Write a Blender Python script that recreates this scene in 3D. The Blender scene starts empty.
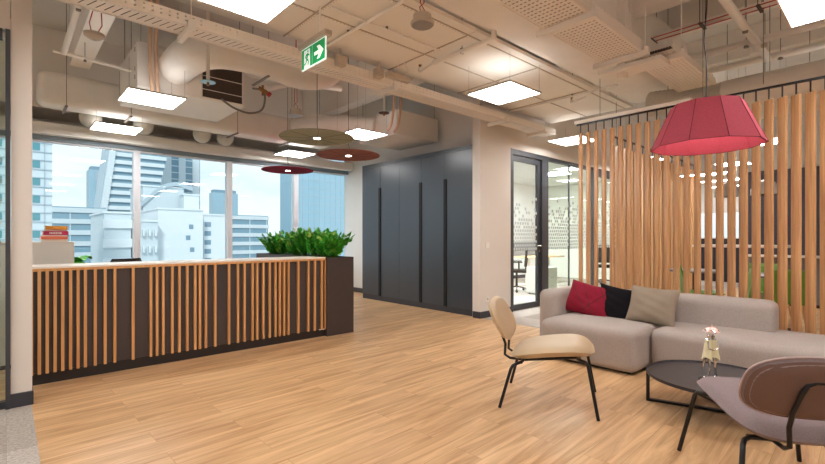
import bpy, bmesh, math, random
from mathutils import Vector, Matrix
random.seed(7)
R = math.radians
sc = bpy.context.scene
COL = sc.collection

# ------------------------------------------------------------------ materials
def lin(c):
    c = c / 255.0
    return c / 12.92 if c <= 0.04045 else ((c + 0.055) / 1.055) ** 2.4
def rgb(r, g, b): return (lin(r), lin(g), lin(b), 1)
M = {}
def nmat(name):
    m = bpy.data.materials.new(name); m.use_nodes = True
    nt = m.node_tree; b = nt.nodes['Principled BSDF']
    M[name] = m
    return m, nt, b
def mat(name, col, rough=.6, metal=0, noise=0, nscale=8, bump=0, bscale=60, spec=None, emit=None, es=0, trans=0):
    m, nt, b = nmat(name)
    b.inputs['Base Color'].default_value = col
    b.inputs['Roughness'].default_value = rough
    b.inputs['Metallic'].default_value = metal
    if spec is not None: b.inputs['Specular IOR Level'].default_value = spec
    if trans: b.inputs['Transmission Weight'].default_value = trans
    if emit: b.inputs['Emission Color'].default_value = emit; b.inputs['Emission Strength'].default_value = es
    tc = nt.nodes.new('ShaderNodeTexCoord')
    if noise:
        n = nt.nodes.new('ShaderNodeTexNoise'); n.inputs['Scale'].default_value = nscale; n.inputs['Detail'].default_value = 4
        nt.links.new(tc.outputs['Object'], n.inputs['Vector'])
        mx = nt.nodes.new('ShaderNodeMix'); mx.data_type = 'RGBA'
        mx.inputs[6].default_value = tuple(c * (1 - noise) for c in col[:3]) + (1,)
        mx.inputs[7].default_value = tuple(min(1, c * (1 + noise)) for c in col[:3]) + (1,)
        nt.links.new(n.outputs['Fac'], mx.inputs[0]); nt.links.new(mx.outputs[2], b.inputs['Base Color'])
    if bump:
        n2 = nt.nodes.new('ShaderNodeTexNoise'); n2.inputs['Scale'].default_value = bscale; n2.inputs['Detail'].default_value = 3
        nt.links.new(tc.outputs['Object'], n2.inputs['Vector'])
        bp = nt.nodes.new('ShaderNodeBump'); bp.inputs['Strength'].default_value = bump; bp.inputs['Distance'].default_value = .004
        nt.links.new(n2.outputs['Fac'], bp.inputs['Height']); nt.links.new(bp.outputs['Normal'], b.inputs['Normal'])
    return m
mat('wall_beige', rgb(224, 217, 209), .85, noise=.03, nscale=2)
mat('wall_white', rgb(232, 232, 228), .85)
mat('wall_pale', rgb(236, 236, 232), .85)
mat('ceil_paint', rgb(232, 226, 218), .8, noise=.05, nscale=3, bump=.15, bscale=30)
mat('ceil_board', rgb(236, 230, 220), .8, noise=.03, nscale=3)
mat('slab_paint', rgb(216, 213, 208), .9, noise=.08, nscale=2)
mat('duct_paint', rgb(234, 228, 220), .65, noise=.07, nscale=5, bump=.5, bscale=14)
mat('unit_paint', rgb(236, 231, 224), .55, noise=.03, nscale=4)
mat('flex_foil', rgb(206, 200, 188), .5, metal=.2, noise=.15, nscale=30, bump=1, bscale=50)
mat('tray_paint', rgb(240, 232, 222), .5)
mat('pipe_paint', rgb(236, 230, 222), .5)
mat('copper_insul', rgb(206, 170, 142), .6)
mat('galv', rgb(176, 172, 166), .4, metal=.6)
mat('grille_dark', rgb(70, 58, 50), .7)
mat('seam_dark', rgb(184, 170, 154), .8)
mat('red_cable', rgb(176, 50, 40), .5)
mat('brass', rgb(150, 104, 56), .35, metal=.7)
mat('black_cable', rgb(32, 30, 30), .5)
mat('grey_wire', rgb(120, 112, 104), .5)
mat('sprinkler_disc', rgb(150, 190, 206), .3, metal=.3)
mat('anthracite', rgb(58, 60, 66), .5)
mat('baseboard', rgb(54, 55, 64), .5)
mat('wardrobe', rgb(62, 70, 78), .3, noise=.03, nscale=3)
mat('wardrobe_seam', rgb(16, 16, 18), .8)
mat('desk_panel', rgb(66, 58, 58), .45)
mat('desk_plinth', rgb(34, 30, 32), .35)
mat('counter_white', rgb(238, 230, 220), .35)
mat('planter', rgb(62, 52, 50), .5)
mat('soil', rgb(50, 36, 26), .9, noise=.3, nscale=40)
mat('window_frame', rgb(212, 214, 220), .45)
mat('window_beam', rgb(240, 240, 236), .6)
mat('blind', rgb(110, 124, 134), .6)
mat('leaf', rgb(78, 172, 56), .32, noise=.35, nscale=14)
mat('leaf_pale', rgb(168, 204, 96), .35)
mat('stem', rgb(70, 120, 44), .5)
mat('sofa_fabric', rgb(172, 162, 155), .95, noise=.22, nscale=110, bump=.6, bscale=240, spec=.1)
mat('sofa_foot', rgb(24, 22, 22), .5)
mat('red_velvet', rgb(134, 24, 46), .8, noise=.12, nscale=30, spec=.2)
mat('red_seam', rgb(70, 6, 18), .8)
mat('black_fabric', rgb(24, 22, 26), .9, noise=.2, nscale=20, spec=.1)
mat('taupe_fabric', rgb(148, 134, 118), .9, noise=.08, nscale=60, bump=.3, bscale=150, spec=.1)
mat('cream_leather', rgb(204, 182, 150), .5, noise=.03, nscale=12)
mat('mauve_fabric', rgb(142, 127, 128), .95, noise=.22, nscale=160, bump=.5, bscale=260, spec=.1)
mat('mauve_dark', rgb(116, 94, 88), .95, noise=.14, nscale=280, spec=.1)
mat('piping_pale', rgb(176, 156, 154), .9)
mat('black_steel', rgb(26, 23, 25), .35, metal=.3)
mat('table_black', rgb(48, 45, 50), .32)
mat('felt_red', rgb(186, 84, 100), .95, noise=.22, nscale=120, bump=.5, bscale=140, spec=.1)
mat('felt_dark', rgb(88, 20, 34), .95)
mat('felt_green', rgb(146, 142, 122), .95, noise=.12, nscale=90, spec=.1)
mat('felt_rust', rgb(150, 96, 88), .95, noise=.12, nscale=90, spec=.1)
mat('felt_plum', rgb(128, 34, 56), .95, noise=.12, nscale=90, spec=.1)
mat('felt_groove', rgb(56, 42, 38), .95)
mat('silver', rgb(214, 212, 210), .15, metal=.95)
mat('cream_enamel', rgb(228, 222, 184), .35)
mat('pink_enamel', rgb(226, 186, 176), .3, metal=.2)
mat('white_plastic', rgb(236, 232, 226), .4)
mat('grey_plastic', rgb(196, 182, 166), .5)
mat('sign_white', rgb(236, 250, 244), .5, emit=rgb(236, 250, 244), es=.45)
mat('sign_green', rgb(0, 142, 76), .5, emit=rgb(0, 150, 80), es=.4)
mat('book_orange', rgb(226, 150, 50), .6); mat('book_red', rgb(178, 26, 76), .5); mat('book_coral', rgb(222, 112, 80), .6)
mat('paper', rgb(236, 226, 210), .8)
mat('chair_black', rgb(44, 40, 40), .8); mat('office_wood', rgb(206, 170, 124), .5)
mat('office_white', rgb(232, 230, 222), .5)
mat('dark_wall', rgb(46, 44, 52), .7)
mat('green_plastic', rgb(108, 160, 72), .4)
mat('table_grey', rgb(120, 122, 128), .4)
mat('led', rgb(255, 255, 255), .5, emit=(1, .985, .975, 1), es=25)
mat('added_up_glow', rgb(255, 255, 255), .5, emit=(1, .985, .975, 1), es=2.2)  # upward glow added to the panels to lift the dark ceiling
mat('led_office', rgb(255, 255, 255), .5, emit=(1, .99, .97, 1), es=105)
mat('led_dim', rgb(255, 255, 255), .5, emit=(1, .97, .93, 1), es=26)
mat('bulb', rgb(255, 255, 255), .5, emit=(1, .93, .85, 1), es=14)
mat('lamp_bulb', rgb(255, 255, 255), .5, emit=(1, .93, .88, 1), es=45)
mat('led_frame', rgb(226, 216, 204), .4)
mat('city_white', rgb(214, 222, 226), .8); mat('city_pale', rgb(196, 208, 214), .8)
mat('city_blue', rgb(150, 182, 198), .4); mat('city_glass', rgb(126, 158, 174), .25)
mat('city_teal', rgb(84, 142, 152), .3); mat('city_grey', rgb(168, 184, 194), .8)
mat('city_ground', rgb(130, 150, 156), .9, noise=.2, nscale=.05)
mat('city_dark', rgb(120, 150, 168), .6)

def wood(name, c1, c2, vertical=True, sc_=1):
    m, nt, b = nmat(name)
    tc = nt.nodes.new('ShaderNodeTexCoord'); mp = nt.nodes.new('ShaderNodeMapping')
    mp.inputs['Scale'].default_value = (30 * sc_, 30 * sc_, 1.6 * sc_) if vertical else (1.6, 30, 30)
    n = nt.nodes.new('ShaderNodeTexNoise'); n.inputs['Scale'].default_value = 1.2; n.inputs['Detail'].default_value = 5
    oi = nt.nodes.new('ShaderNodeObjectInfo'); ad = nt.nodes.new('ShaderNodeVectorMath'); ad.operation = 'ADD'
    sca = nt.nodes.new('ShaderNodeVectorMath'); sca.operation = 'SCALE'; sca.inputs[0].default_value = (7, 3, 11)
    nt.links.new(oi.outputs['Random'], sca.inputs['Scale'])
    nt.links.new(tc.outputs['Object'], ad.inputs[0]); nt.links.new(sca.outputs[0], ad.inputs[1])
    nt.links.new(ad.outputs[0], mp.inputs['Vector']); nt.links.new(mp.outputs[0], n.inputs['Vector'])
    cr = nt.nodes.new('ShaderNodeValToRGB'); cr.color_ramp.elements[0].color = c1; cr.color_ramp.elements[1].color = c2
    cr.color_ramp.elements[0].position = .32; cr.color_ramp.elements[1].position = .68
    nt.links.new(n.outputs['Fac'], cr.inputs[0]); nt.links.new(cr.outputs[0], b.inputs['Base Color'])
    b.inputs['Roughness'].default_value = .5
    return m
wood('screen_wood', rgb(180, 130, 84), rgb(210, 162, 112))
wood('batten_wood', rgb(204, 146, 90), rgb(222, 168, 110))

def floor_mat():
    m, nt, b = nmat('floor_oak'); L = nt.links.new
    tc = nt.nodes.new('ShaderNodeTexCoord'); mp = nt.nodes.new('ShaderNodeMapping')
    mp.inputs['Rotation'].default_value = (0, 0, R(-2)); L(tc.outputs['Object'], mp.inputs['Vector'])
    br = nt.nodes.new('ShaderNodeTexBrick'); br.offset = .37; br.offset_frequency = 2
    br.inputs['Scale'].default_value = 1; br.inputs['Brick Width'].default_value = 1.25; br.inputs['Row Height'].default_value = .19
    br.inputs['Mortar Size'].default_value = .0012; br.inputs['Mortar Smooth'].default_value = .4
    br.inputs['Color1'].default_value = (0, 0, 0, 1); br.inputs['Color2'].default_value = (1, 1, 1, 1); br.inputs['Mortar'].default_value = (.3, .3, .3, 1)
    br.inputs['Bias'].default_value = 0
    L(mp.outputs[0], br.inputs['Vector'])
    cr = nt.nodes.new('ShaderNodeValToRGB')
    e = cr.color_ramp.elements; e[0].color = rgb(192, 150, 104); e[1].color = rgb(212, 172, 124)
    L(br.outputs['Color'], cr.inputs[0])
    # grain: plank value shifts the noise so every plank differs
    mp2 = nt.nodes.new('ShaderNodeMapping'); mp2.inputs['Scale'].default_value = (.7, 10, 1)
    ad = nt.nodes.new('ShaderNodeVectorMath'); ad.operation = 'MULTIPLY_ADD'
    ad.inputs[1].default_value = (5.3, 2.1, 3)
    L(br.outputs['Color'], ad.inputs[0]); L(mp.outputs[0], ad.inputs[2]); L(ad.outputs[0], mp2.inputs['Vector'])
    n = nt.nodes.new('ShaderNodeTexNoise'); n.inputs['Scale'].default_value = 1.4; n.inputs['Detail'].default_value = 6; n.inputs['Roughness'].default_value = .6
    n.inputs['Distortion'].default_value = .9
    L(mp2.outputs[0], n.inputs['Vector'])
    cr2 = nt.nodes.new('ShaderNodeValToRGB'); e = cr2.color_ramp.elements
    e[0].position = .3; e[0].color = rgb(152, 104, 64); e[1].position = .64; e[1].color = rgb(232, 194, 148)
    L(n.outputs['Fac'], cr2.inputs[0])
    mx = nt.nodes.new('ShaderNodeMix'); mx.data_type = 'RGBA'; mx.inputs[0].default_value = .66
    L(cr.outputs[0], mx.inputs[6]); L(cr2.outputs[0], mx.inputs[7])
    mx2 = nt.nodes.new('ShaderNodeMix'); mx2.data_type = 'RGBA'; mx2.blend_type = 'MULTIPLY'; 
    L(br.outputs['Fac'], mx2.inputs[0]); L(mx.outputs[2], mx2.inputs[6]); mx2.inputs[7].default_value = (.6, .5, .42, 1)
    L(mx2.outputs[2], b.inputs['Base Color'])
    b.inputs['Roughness'].default_value = .38; b.inputs['Specular IOR Level'].default_value = .4
floor_mat()

def carpet_mat():
    m, nt, b = nmat('carpet'); L = nt.links.new
    tc = nt.nodes.new('ShaderNodeTexCoord')
    ck = nt.nodes.new('ShaderNodeTexBrick'); ck.offset = 0; ck.inputs['Scale'].default_value = 1
    ck.inputs['Brick Width'].default_value = .5; ck.inputs['Row Height'].default_value = .5; ck.inputs['Mortar Size'].default_value = 0.001
    ck.inputs['Color1'].default_value = rgb(158, 148, 138); ck.inputs['Color2'].default_value = rgb(186, 178, 170); ck.inputs['Mortar'].default_value = rgb(140, 132, 124)
    L(tc.outputs['Object'], ck.inputs['Vector'])
    n = nt.nodes.new('ShaderNodeTexNoise'); n.inputs['Scale'].default_value = 60; L(tc.outputs['Object'], n.inputs['Vector'])
    mx = nt.nodes.new('ShaderNodeMix'); mx.data_type = 'RGBA'; mx.blend_type = 'OVERLAY'; mx.inputs[0].default_value = .6
    L(ck.outputs[0], mx.inputs[6]); L(n.outputs['Fac'], mx.inputs[7]); L(mx.outputs[2], b.inputs['Base Color'])
    b.inputs['Roughness'].default_value = .95
carpet_mat()

def holes_mat(name, base, ax, px, lx, ay, py, ly, shear=0, centre=None):
    """perforated sheet: slots (ax pitch px, open fraction lx) x (ay pitch py, open fraction ly) are cut out"""
    m, nt, b = nmat(name); L = nt.links.new
    b.inputs['Base Color'].default_value = base; b.inputs['Roughness'].default_value = .5
    tc = nt.nodes.new('ShaderNodeTexCoord'); sp = nt.nodes.new('ShaderNodeSeparateXYZ'); L(tc.outputs['Object'], sp.inputs[0])
    def mth(op, a, v=None):
        n = nt.nodes.new('ShaderNodeMath'); n.operation = op
        if hasattr(a, 'links'): L(a, n.inputs[0])
        else: n.inputs[0].default_value = a
        if v is not None:
            if hasattr(v, 'links'): L(v, n.inputs[1])
            else: n.inputs[1].default_value = v
        return n.outputs[0]
    a = sp.outputs[ax]; c = sp.outputs[ay]
    if shear: a = mth('ADD', a, mth('MULTIPLY', mth('PINGPONG', c, shear[1]), shear[0]))
    u = mth('LESS_THAN', mth('FRACT', mth('DIVIDE', a, px)), lx)
    v = mth('LESS_THAN', mth('FRACT', mth('DIVIDE', c, py)), ly)
    k = mth('MULTIPLY', u, v)
    if centre:
        yc, a1, b1, c1 = centre
        dd = mth('ABSOLUTE', mth('SUBTRACT', sp.outputs[1], yc))
        e1 = mth('LESS_THAN', dd, a1); e2 = mth('MULTIPLY', mth('LESS_THAN', dd, c1), mth('GREATER_THAN', dd, b1))
        u2 = mth('LESS_THAN', mth('FRACT', mth('DIVIDE', mth('SUBTRACT', sp.outputs[0], mth('MULTIPLY', dd, .9)), px*.5)), .34)
        u1 = mth('LESS_THAN', mth('FRACT', mth('DIVIDE', mth('ADD', sp.outputs[0], mth('MULTIPLY', sp.outputs[1], .35)), px)), lx)
        k = mth('MAXIMUM', mth('MULTIPLY', u1, e1), mth('MULTIPLY', u2, e2))
    tr = nt.nodes.new('ShaderNodeBsdfTransparent'); ms = nt.nodes.new('ShaderNodeMixShader')
    L(k, ms.inputs[0]); L(b.outputs[0], ms.inputs[1]); L(tr.outputs[0], ms.inputs[2])
    L(ms.outputs[0], nt.nodes['Material Output'].inputs['Surface'])
TP = rgb(240, 232, 222)
holes_mat('tray_slots', TP, 0, .054, .2, 1, .12, .62, centre=(4.07, .07, .084, .108))
holes_mat('tray_side', TP, 0, .06, .25, 2, .034, .3)
holes_mat('tray_wide', TP, 0, .05, .28, 1, .036, .62)
holes_mat('joint_dots', rgb(200, 176, 150), 0, .03, .4, 1, .03, .5)

def glass_mat(name, tint, film=False):
    m, nt, b = nmat(name); L = nt.links.new
    nt.nodes.remove(b)
    gl = nt.nodes.new('ShaderNodeBsdfGlossy'); gl.inputs['Roughness'].default_value = .01
    tr = nt.nodes.new('ShaderNodeBsdfTransparent'); tr.inputs['Color'].default_value = tint
    lw = nt.nodes.new('ShaderNodeLayerWeight'); lw.inputs['Blend'].default_value = .5
    pw = nt.nodes.new('ShaderNodeMath'); pw.operation = 'POWER'; pw.inputs[1].default_value = 5; L(lw.outputs['Facing'], pw.inputs[0])
    fr = nt.nodes.new('ShaderNodeMath'); fr.operation = 'MULTIPLY_ADD'; fr.inputs[1].default_value = .6; fr.inputs[2].default_value = .035; L(pw.outputs[0], fr.inputs[0])
    ms = nt.nodes.new('ShaderNodeMixShader'); L(fr.outputs[0], ms.inputs[0]); L(tr.outputs[0], ms.inputs[1]); L(gl.outputs[0], ms.inputs[2])
    L(ms.outputs[0], nt.nodes['Material Output'].inputs['Surface'])
glass_mat('pane', (.93, .97, .98, 1)); glass_mat('pane_green', (.88, .94, .91, 1))
mat('film', rgb(178, 186, 184), .7)

# ------------------------------------------------------------------ mesh helpers
class MB:
    def __init__(s): s.bm = bmesh.new(); s.mi = 0
    def _mark(s, faces):
        for f in faces: f.material_index = s.mi
    def box(s, c, size, rz=0, bevel=0, seg=2, rot=None):
        m = Matrix.Translation(c) @ (rot if rot is not None else Matrix.Rotation(rz, 4, 'Z')) @ Matrix.Diagonal((*size, 1))
        g = bmesh.ops.create_cube(s.bm, size=1, matrix=m)
        fs = {f for v in g['verts'] for f in v.link_faces}; s._mark(fs)
        if bevel:
            es = {e for v in g['verts'] for e in v.link_edges}
            r = bmesh.ops.bevel(s.bm, geom=list(es), offset=bevel, segments=seg, profile=.5, affect='EDGES')
            s._mark(r['faces'])
        return s
    def b2(s, x0, x1, y0, y1, z0, z1, bevel=0, seg=2):
        return s.box(((x0+x1)/2, (y0+y1)/2, (z0+z1)/2), (abs(x1-x0), abs(y1-y0), abs(z1-z0)), 0, bevel, seg)
    def cyl(s, a, b, r, r2=None, n=12, caps=True):
        a = Vector(a); b = Vector(b); d = b - a
        if d.length < 1e-6: return s
        m = Matrix.Translation((a+b)/2) @ d.to_track_quat('Z', 'Y').to_matrix().to_4x4()
        g = bmesh.ops.create_cone(s.bm, cap_ends=caps, segments=n, radius1=r, radius2=r if r2 is None else r2, depth=d.length, matrix=m)
        s._mark({f for v in g['verts'] for f in v.link_faces})
        return s
    def sph(s, c, r, scale=(1, 1, 1), n=12, rot=None):
        m = Matrix.Translation(c) @ (rot or Matrix.Identity(4)) @ Matrix.Diagonal((*scale, 1))
        g = bmesh.ops.create_uvsphere(s.bm, u_segments=n, v_segments=max(6, n//2+2), radius=r, matrix=m)
        s._mark({f for v in g['verts'] for f in v.link_faces})
        return s
    def tube(s, pts, r, n=8, smooth=0, closed=False):
        P = [Vector(p) for p in pts]
        if smooth:
            Q = []
            k = len(P)
            for i in range(k if closed else k-1):
                p0 = P[(i-1) % k] if (closed or i > 0) else P[0]; p1 = P[i]; p2 = P[(i+1) % k]; p3 = P[(i+2) % k] if (closed or i < k-2) else P[-1]
                for j in range(smooth):
                    t = j/smooth
                    Q.append(.5*((2*p1)+(p2-p0)*t+(2*p0-5*p1+4*p2-p3)*t*t+(3*p1-p0-3*p2+p3)*t**3))
            if not closed: Q.append(P[-1])
            P = Q
        rings = []; k = len(P); up = None
        for i in range(k):
            if closed: d = P[(i+1) % k] - P[i-1]
            else: d = P[min(i+1, k-1)] - P[max(i-1, 0)]
            d.normalize()
            if up is None: up = Vector((0, 0, 1)) if abs(d.z) < .9 else Vector((1, 0, 0))
            a = d.cross(up).normalized(); up = a.cross(d).normalized()
            rr = r[i] if isinstance(r, (list, tuple)) else r
            rings.append([s.bm.verts.new(P[i] + rr*(math.cos(2*math.pi*j/n)*a + math.sin(2*math.pi*j/n)*up)) for j in range(n)])
        for i in range(k if closed else k-1):
            A = rings[i]; B = rings[(i+1) % k]
            for j in range(n):
                f = s.bm.faces.new((A[j], A[(j+1) % n], B[(j+1) % n], B[j])); f.material_index = s.mi
        if not closed:
            for rg in (rings[0][::-1], rings[-1]):
                f = s.bm.faces.new(rg); f.material_index = s.mi
        return s
    def lathe(s, prof, c=(0, 0, 0), n=24):
        rings = [[s.bm.verts.new((c[0]+r*math.cos(2*math.pi*j/n), c[1]+r*math.sin(2*math.pi*j/n), c[2]+z)) for j in range(n)] for r, z in prof]
        for A, B in zip(rings, rings[1:]):
            for j in range(n):
                f = s.bm.faces.new((A[j], A[(j+1) % n], B[(j+1) % n], B[j])); f.material_index = s.mi
        for rg in (rings[0][::-1], rings[-1]):
            f = s.bm.faces.new(rg); f.material_index = s.mi
        return s
    def prism(s, pts, origin, ux, uy, depth):
        """polygon in plane (ux,uy) extruded by vector depth"""
        o = Vector(origin); ux = Vector(ux); uy = Vector(uy); d = Vector(depth)
        A = [s.bm.verts.new(o+ux*x+uy*y) for x, y in pts]; B = [s.bm.verts.new(v.co+d) for v in A]
        k = len(A); fs = [s.bm.faces.new(A[::-1]), s.bm.faces.new(B)]
        for j in range(k): fs.append(s.bm.faces.new((A[j], A[(j+1) % k], B[(j+1) % k], B[j])))
        s._mark(fs); return s
    def grid(s, fn, nu, nv):
        V = [[s.bm.verts.new(fn(i/nu, j/nv)) for j in range(nv+1)] for i in range(nu+1)]
        for i in range(nu):
            for j in range(nv):
                f = s.bm.faces.new((V[i][j], V[i+1][j], V[i+1][j+1], V[i][j+1])); f.material_index = s.mi
        return s
    def build(s, name, mats, parent=None, smooth=False, loc=None, kind=None, label=None, weld=False):
        if weld: bmesh.ops.remove_doubles(s.bm, verts=s.bm.verts, dist=1e-4)
        bmesh.ops.recalc_face_normals(s.bm, faces=s.bm.faces)
        me = bpy.data.meshes.new(name); 
        if loc is not None:
            bmesh.ops.translate(s.bm, verts=s.bm.verts, vec=-Vector(loc))
        s.bm.to_mesh(me); s.bm.free()
        for mm in (mats if isinstance(mats, (list, tuple)) else [mats]): me.materials.append(M[mm])
        if smooth:
            for p in me.polygons: p.use_smooth = True
            try: me.set_sharp_from_angle(angle=R(smooth if smooth is not True else 40))
            except Exception: pass
        o = bpy.data.objects.new(name, me); COL.objects.link(o)
        if loc is not None: o.location = loc
        if parent is not None: o.parent = parent
        if kind: o['kind'] = kind
        if label: o['label'] = label
        return o
def thing(name, label, cat, loc=(0, 0, 0), rz=0, group=None):
    o = bpy.data.objects.new(name, None); COL.objects.link(o); o.empty_display_size = .1
    o.location = loc; o.rotation_euler = (0, 0, rz); o['label'] = label; o['category'] = cat
    if group: o['group'] = group
    return o
def tag(o, label, cat, group=None):
    o['label'] = label; o['category'] = cat
    if group: o['group'] = group
    return o
def kids(o): return [c for c in bpy.data.objects if c.parent == o]
def dup(root, loc, rz, label, group=None):
    r = root.copy(); COL.objects.link(r); r.location = loc; r.rotation_euler = (0, 0, rz); r['label'] = label
    if group: r['group'] = group
    for ch in kids(root):
        c = ch.copy(); COL.objects.link(c); c.parent = r
        for g in kids(ch):
            d = g.copy(); COL.objects.link(d); d.parent = c
    return r
def struct(name, mb, mats, parent=None, smooth=False): return mb.build(name, mats, parent, smooth, kind='structure')

# ------------------------------------------------------------------ camera (measured: horizon 237.5, focal 445 px, eye 1.25 m)
F, CX, HY, EYE = 445.0, 412.5, 237.5, 1.25
al = math.atan2(900 - CX, F)
cam = bpy.data.cameras.new('camera'); co = bpy.data.objects.new('camera', cam); COL.objects.link(co)
cam.sensor_width = 36; cam.lens = 36 * F / 825; cam.shift_y = (HY - 232) / 825; cam.clip_end = 2000; cam.clip_start = .05
co.location = (0, 0, EYE); co.rotation_euler = (R(90), 0, al - R(90))
sc.camera = co

# ------------------------------------------------------------------ room shell
SL = 4.45                                    # concrete soffit
WY, RX, FY = 8.73, 5.95, 4.40                # window wall, wardrobe wall, glass partition line
struct('floor', MB().b2(.14, 5.42, -3.4, WY, -.08, 0).b2(5.42, 6.0, 4.46, WY, -.08, 0).b2(5.42, 15, -3.4, 2.74, -.08, 0).b2(-3.4, .14, 4.46, WY, -.08, 0), 'floor_oak')
struct('floor', MB().b2(-3.4, .14, -3.4, 4.46, -.08, 0).b2(5.42, 15, 2.74, 4.46, -.08, 0).b2(6.0, 15, 4.46, 8.9, -.08, 0), 'carpet')
struct('ceiling', MB().b2(-3.6, 15.2, -3.6, 9.0, SL, SL+.2), 'slab_paint')
# window wall: spandrel, header and side
struct('wall_far', MB().b2(-3.4, RX, WY, WY+.25, -.08, .55).b2(-3.4, RX, WY+.03, WY+.25, 3.22, SL).b2(-3.4, RX, WY+.03, WY+.9, 2.93, 2.97).b2(-3.4, RX, WY+.85, WY+.9, 2.97, 3.3).b2(-3.4, RX, WY+.25, WY+.9, 3.22, 3.26), 'ceil_paint')
struct('trim_1', MB().b2(-3.4, RX, WY-.16, WY+.25, 2.80, 2.97), 'window_beam')
struct('trim_2', MB().b2(-3.4, RX, WY-.06, WY+.08, .52, .58), 'window_beam')
struct('trim_3', MB().b2(-3.4, 5.92, WY-.02, WY+.10, 2.725, 2.80), 'blind')
xs = [-3.4, -1.31, .14, 1.64, 3.19, 4.60, 5.93]
for i in range(6):
    x0, x1 = xs[i], xs[i+1]
    w = MB().b2(x0-.05, x0+.05, WY, WY+.12, .55, 2.8).b2(x0+.05, x1-.05, WY+.01, WY+.1, .55, .62).b2(x0+.05, x1-.05, WY+.01, WY+.1, 2.7, 2.8)
    w = struct('window_%d' % (i+1), w, 'window_frame')
    MB().b2(x0+.05, x1-.05, WY+.05, WY+.06, .6, 2.75).build('glass', 'pane', w)
# right wall behind the wardrobes, front stub with sockets, wall above partition
struct('wall_right', MB().b2(RX, RX+.12, 4.55, WY+.2, -.08, SL), 'wall_white')
struct('wall_centre', MB().b2(5.40, 6.20, 4.37, 4.52, 0, SL).b2(6.20, 10.6, 4.37, 4.52, 2.74, SL).b2(10.6, 15, 4.37, 4.52, 0, SL), 'wall_beige')
struct('baseboard_centre', MB().b2(5.38, 6.20, 4.35, 4.372, 0, .1).b2(5.38, 5.402, 4.35, 4.5, 0, .1), 'baseboard')
struct('baseboard_right', MB().b2(RX-.02, RX, 7.6, WY, 0, .1), 'baseboard')
# left pillar wall + wall over the left glass
struct('wall_left', MB().b2(.026, .144, FY, FY+.2, 0, SL).b2(-3.4, .022, FY, FY+.2, 2.765, SL), 'wall_beige')
struct('baseboard_left', MB().b2(.012, .151, FY-.02, FY, 0, .1).b2(.144, .151, FY, FY+.2, 0, .1), 'baseboard')
d = struct('door_1', MB().b2(-.005, .022, FY-.03, FY+.08, 0, 2.765).b2(-1.0, -.02, FY-.02, FY+.06, 2.70, 2.765).b2(-1.0, -.0, FY, FY+.06, 0, .05).b2(-1.05, -1.0, FY-.03, FY+.08, 0, 2.765), 'anthracite')
MB().b2(-1.0, -.005, FY+.02, FY+.03, .05, 2.7).build('glass', 'pane_green', d)
def film_dots(mb, x0, x1, y, z0, z1, fade, pitch=.075):
    row = 0; z = z0
    while z < z1:
        x = x0 + (pitch/2 if row % 2 else 0)
        while x < x1:
            pr = 1 if z < fade else max(0, 1-(z-fade)/(z1-fade))
            if random.random() < pr**.8*1.05:
                a = pitch*.36; h = pitch*.42
                mb.prism([(-a, -h*.5), (0, -h), (a, -h*.5), (a, h*.5), (0, h), (-a, h*.5)], (x, y, z), (1, 0, 0), (0, 0, 1), (0, -.001, 0))
            x += pitch
        z += pitch*.85; row += 1
    return mb
film_dots(MB(), -.6, -.03, FY+.015, .9, 2.2, 1.7, .09).build('privacy_film', 'film', d)
# glass partition on the right: door, fixed panes
d = struct('door_2', MB().b2(6.20, 6.28, 4.38, 4.50, 0, 2.74).b2(6.28, 7.2, 4.38, 4.50, 2.66, 2.74).b2(7.19, 7.40, 4.38, 4.50, 0, 2.74), 'anthracite')
leaf = MB().b2(6.30, 6.36, 4.42, 4.47, .01, 2.64).b2(7.10, 7.18, 4.42, 4.47, .01, 2.64).b2(6.36, 7.10, 4.42, 4.47, .01, .1).b2(6.36, 7.10, 4.42, 4.47, 2.56, 2.64).build('door_leaf', 'anthracite', d)
MB().b2(6.36, 7.10, 4.44, 4.45, .1, 2.56).build('glass', 'pane', d)
film_dots(MB(), 6.4, 7.08, 4.438, 1.05, 1.95, 1.35).build('privacy_film', 'film', d)
h = MB().cyl((7.14, 4.42, 1.10), (7.14, 4.37, 1.10), .02).cyl((7.14, 4.375, 1.10), (7.03, 4.375, 1.10), .011).cyl((7.14, 4.42, 1.0), (7.14, 4.405, 1.0), .022).build('handle', 'silver', d, smooth=True)
w = struct('window_7', MB().b2(7.40, 9.18, 4.40, 4.49, 2.68, 2.74).b2(7.40, 9.18, 4.40, 4.49, 0, .05).b2(9.18, 9.38, 4.38, 4.50, 0, 2.74).b2(8.26, 8.275, 4.43, 4.46, .05, 2.68), 'anthracite')
MB().b2(7.40, 9.18, 4.44, 4.45, .05, 2.68).build('glass', 'pane_green', w)
film_dots(MB(), 7.45, 9.15, 4.438, 1.05, 2.0, 1.35).build('privacy_film', 'film', w)
w = struct('window_8', MB().b2(9.38, 10.6, 4.40, 4.49, 2.58, 2.74).b2(9.38, 10.6, 4.40, 4.49, 0, .05).b2(10.5, 10.6, 4.38, 4.50, 0, 2.74), 'anthracite')
MB().b2(9.38, 10.5, 4.44, 4.45, .05, 2.6).build('glass', 'pane_green', w)
film_dots(MB(), 9.4, 10.48, 4.438, 1.05, 2.0, 1.35).build('privacy_film', 'film', w)
# office behind the partition
struct('wall_office', MB().b2(6.07, 13.2, 7.9, 8.0, 0, 3.0).b2(13.0, 13.1, 4.52, 7.9, 0, 3.0), 'wall_pale')
struct('wall_inner', MB().b2(6.07, 6.12, 4.52, 7.9, 0, 3.0), 'wall_pale')
struct('baseboard_office', MB().b2(6.12, 13, 7.88, 7.9, 0, .1), 'baseboard')
struct('ceiling', MB().b2(6.12, 13.0, 4.52, 7.9, 2.9, 2.96), 'wall_white')
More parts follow.
